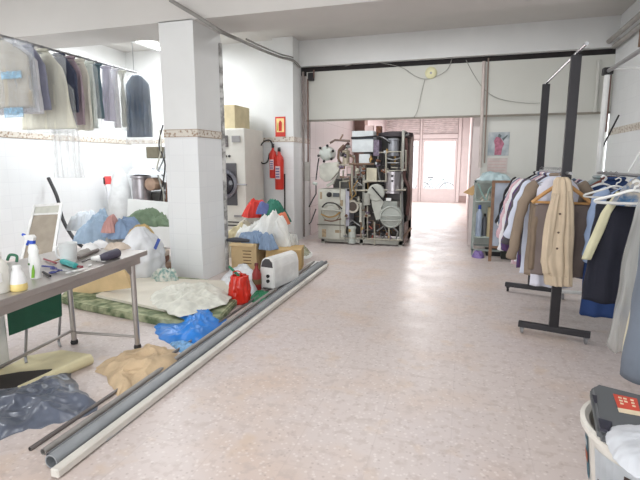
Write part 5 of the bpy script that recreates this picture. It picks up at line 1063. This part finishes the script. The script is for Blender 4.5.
cs = thing('tool_case', 'dark grey plastic tool case with red label on the bucket', 'case', (.85, 2.3, .42))
CM = mat('case_grey', sr(92, 95, 98), .5, var=.04)
bm = nb(); cpoly = [atZ(x, y, .465) for x, y in ((590, 388), (597, 384), (668, 402), (672, 452), (640, 446), (612, 434), (607, 434), (598, 431))]
prism(bm, [(p.x, p.y, .42) for p in cpoly], (0, 0, .05)); bmesh.ops.bevel(bm, geom=bm.edges[:], offset=.014, segments=3, affect='EDGES'); obj('case_shell', bm, CM, cs)
bm = nb(); q = [atZ(x, y, .472) for x, y in ((598, 420), (612, 424), (609, 433), (600, 430))]; prism(bm, [(p.x, p.y, .470) for p in q], (0, 0, .012)); obj('latch', bm, mat('latch_dark', sr(42, 42, 56), .5), cs)
bm = nb(); q = [atZ(x, y, .472) for x, y in ((592, 395), (597, 396), (597, 403), (594, 402))]; prism(bm, [(p.x, p.y, .470) for p in q], (0, 0, .005)); obj('hinge_mark', bm, mat('latch_dark', (0, 0, 0)), cs)
def on_case(pts, m, name, z=.471, h=.003, parent=None):
    bm = nb(); q = [atZ(x, y, .472) for x, y in pts]; prism(bm, [(p.x, p.y, z) for p in q], (0, 0, h)); return obj(name, bm, m, parent or cs)
lb = on_case([(613, 394), (637, 399), (640, 412), (618, 408)], mat('case_red', sr(208, 78, 58), .5), 'red_label')
on_case([(617.5, 408), (640, 412), (640.5, 416), (619, 412)], mat('label_cream', sr(232, 214, 184), .5), 'cream_band', parent=lb)
for k, (x, y) in enumerate(((618, 397), (623, 398), (630, 399.5))):
    for j in range(3 if k != 1 else 2):
        on_case([(x+j*1.0, y+j*3), (x+3.4+j*1.0, y+.8+j*3), (x+3.7+j*1.0, y+2.2+j*3), (x+.3+j*1.0, y+1.4+j*3)], mat('label_cream', (0, 0, 0)), 'label_print', .473, .002, lb)
wb = [atZ(x, y, .49) for x, y in ((606, 436), (612, 424), (630, 421), (655, 424), (675, 440), (670, 470), (640, 474), (622, 462), (612, 450))]
bm = nb(); crumple(bm, [(p.x, p.y) for p in wb], .05, .012, 5, 95, .473, jit=.02, pw=2.5); o = obj('white_plastic_bag', bm, mat('bag_smooth', sr(205, 208, 214), .45, var=.02), smooth=True); tag(o, 'smooth white plastic bag lying on the dark tool case', 'bag')
flat('tan_scrap', [(632, 368), (640, 364), (650, 368), (646, 374), (636, 374)], .03, mat('tan_scrap', sr(196, 174, 140), .8), 'tan paper scrap on the floor under the blue grey coat', 'paper', .015, 8, 96)
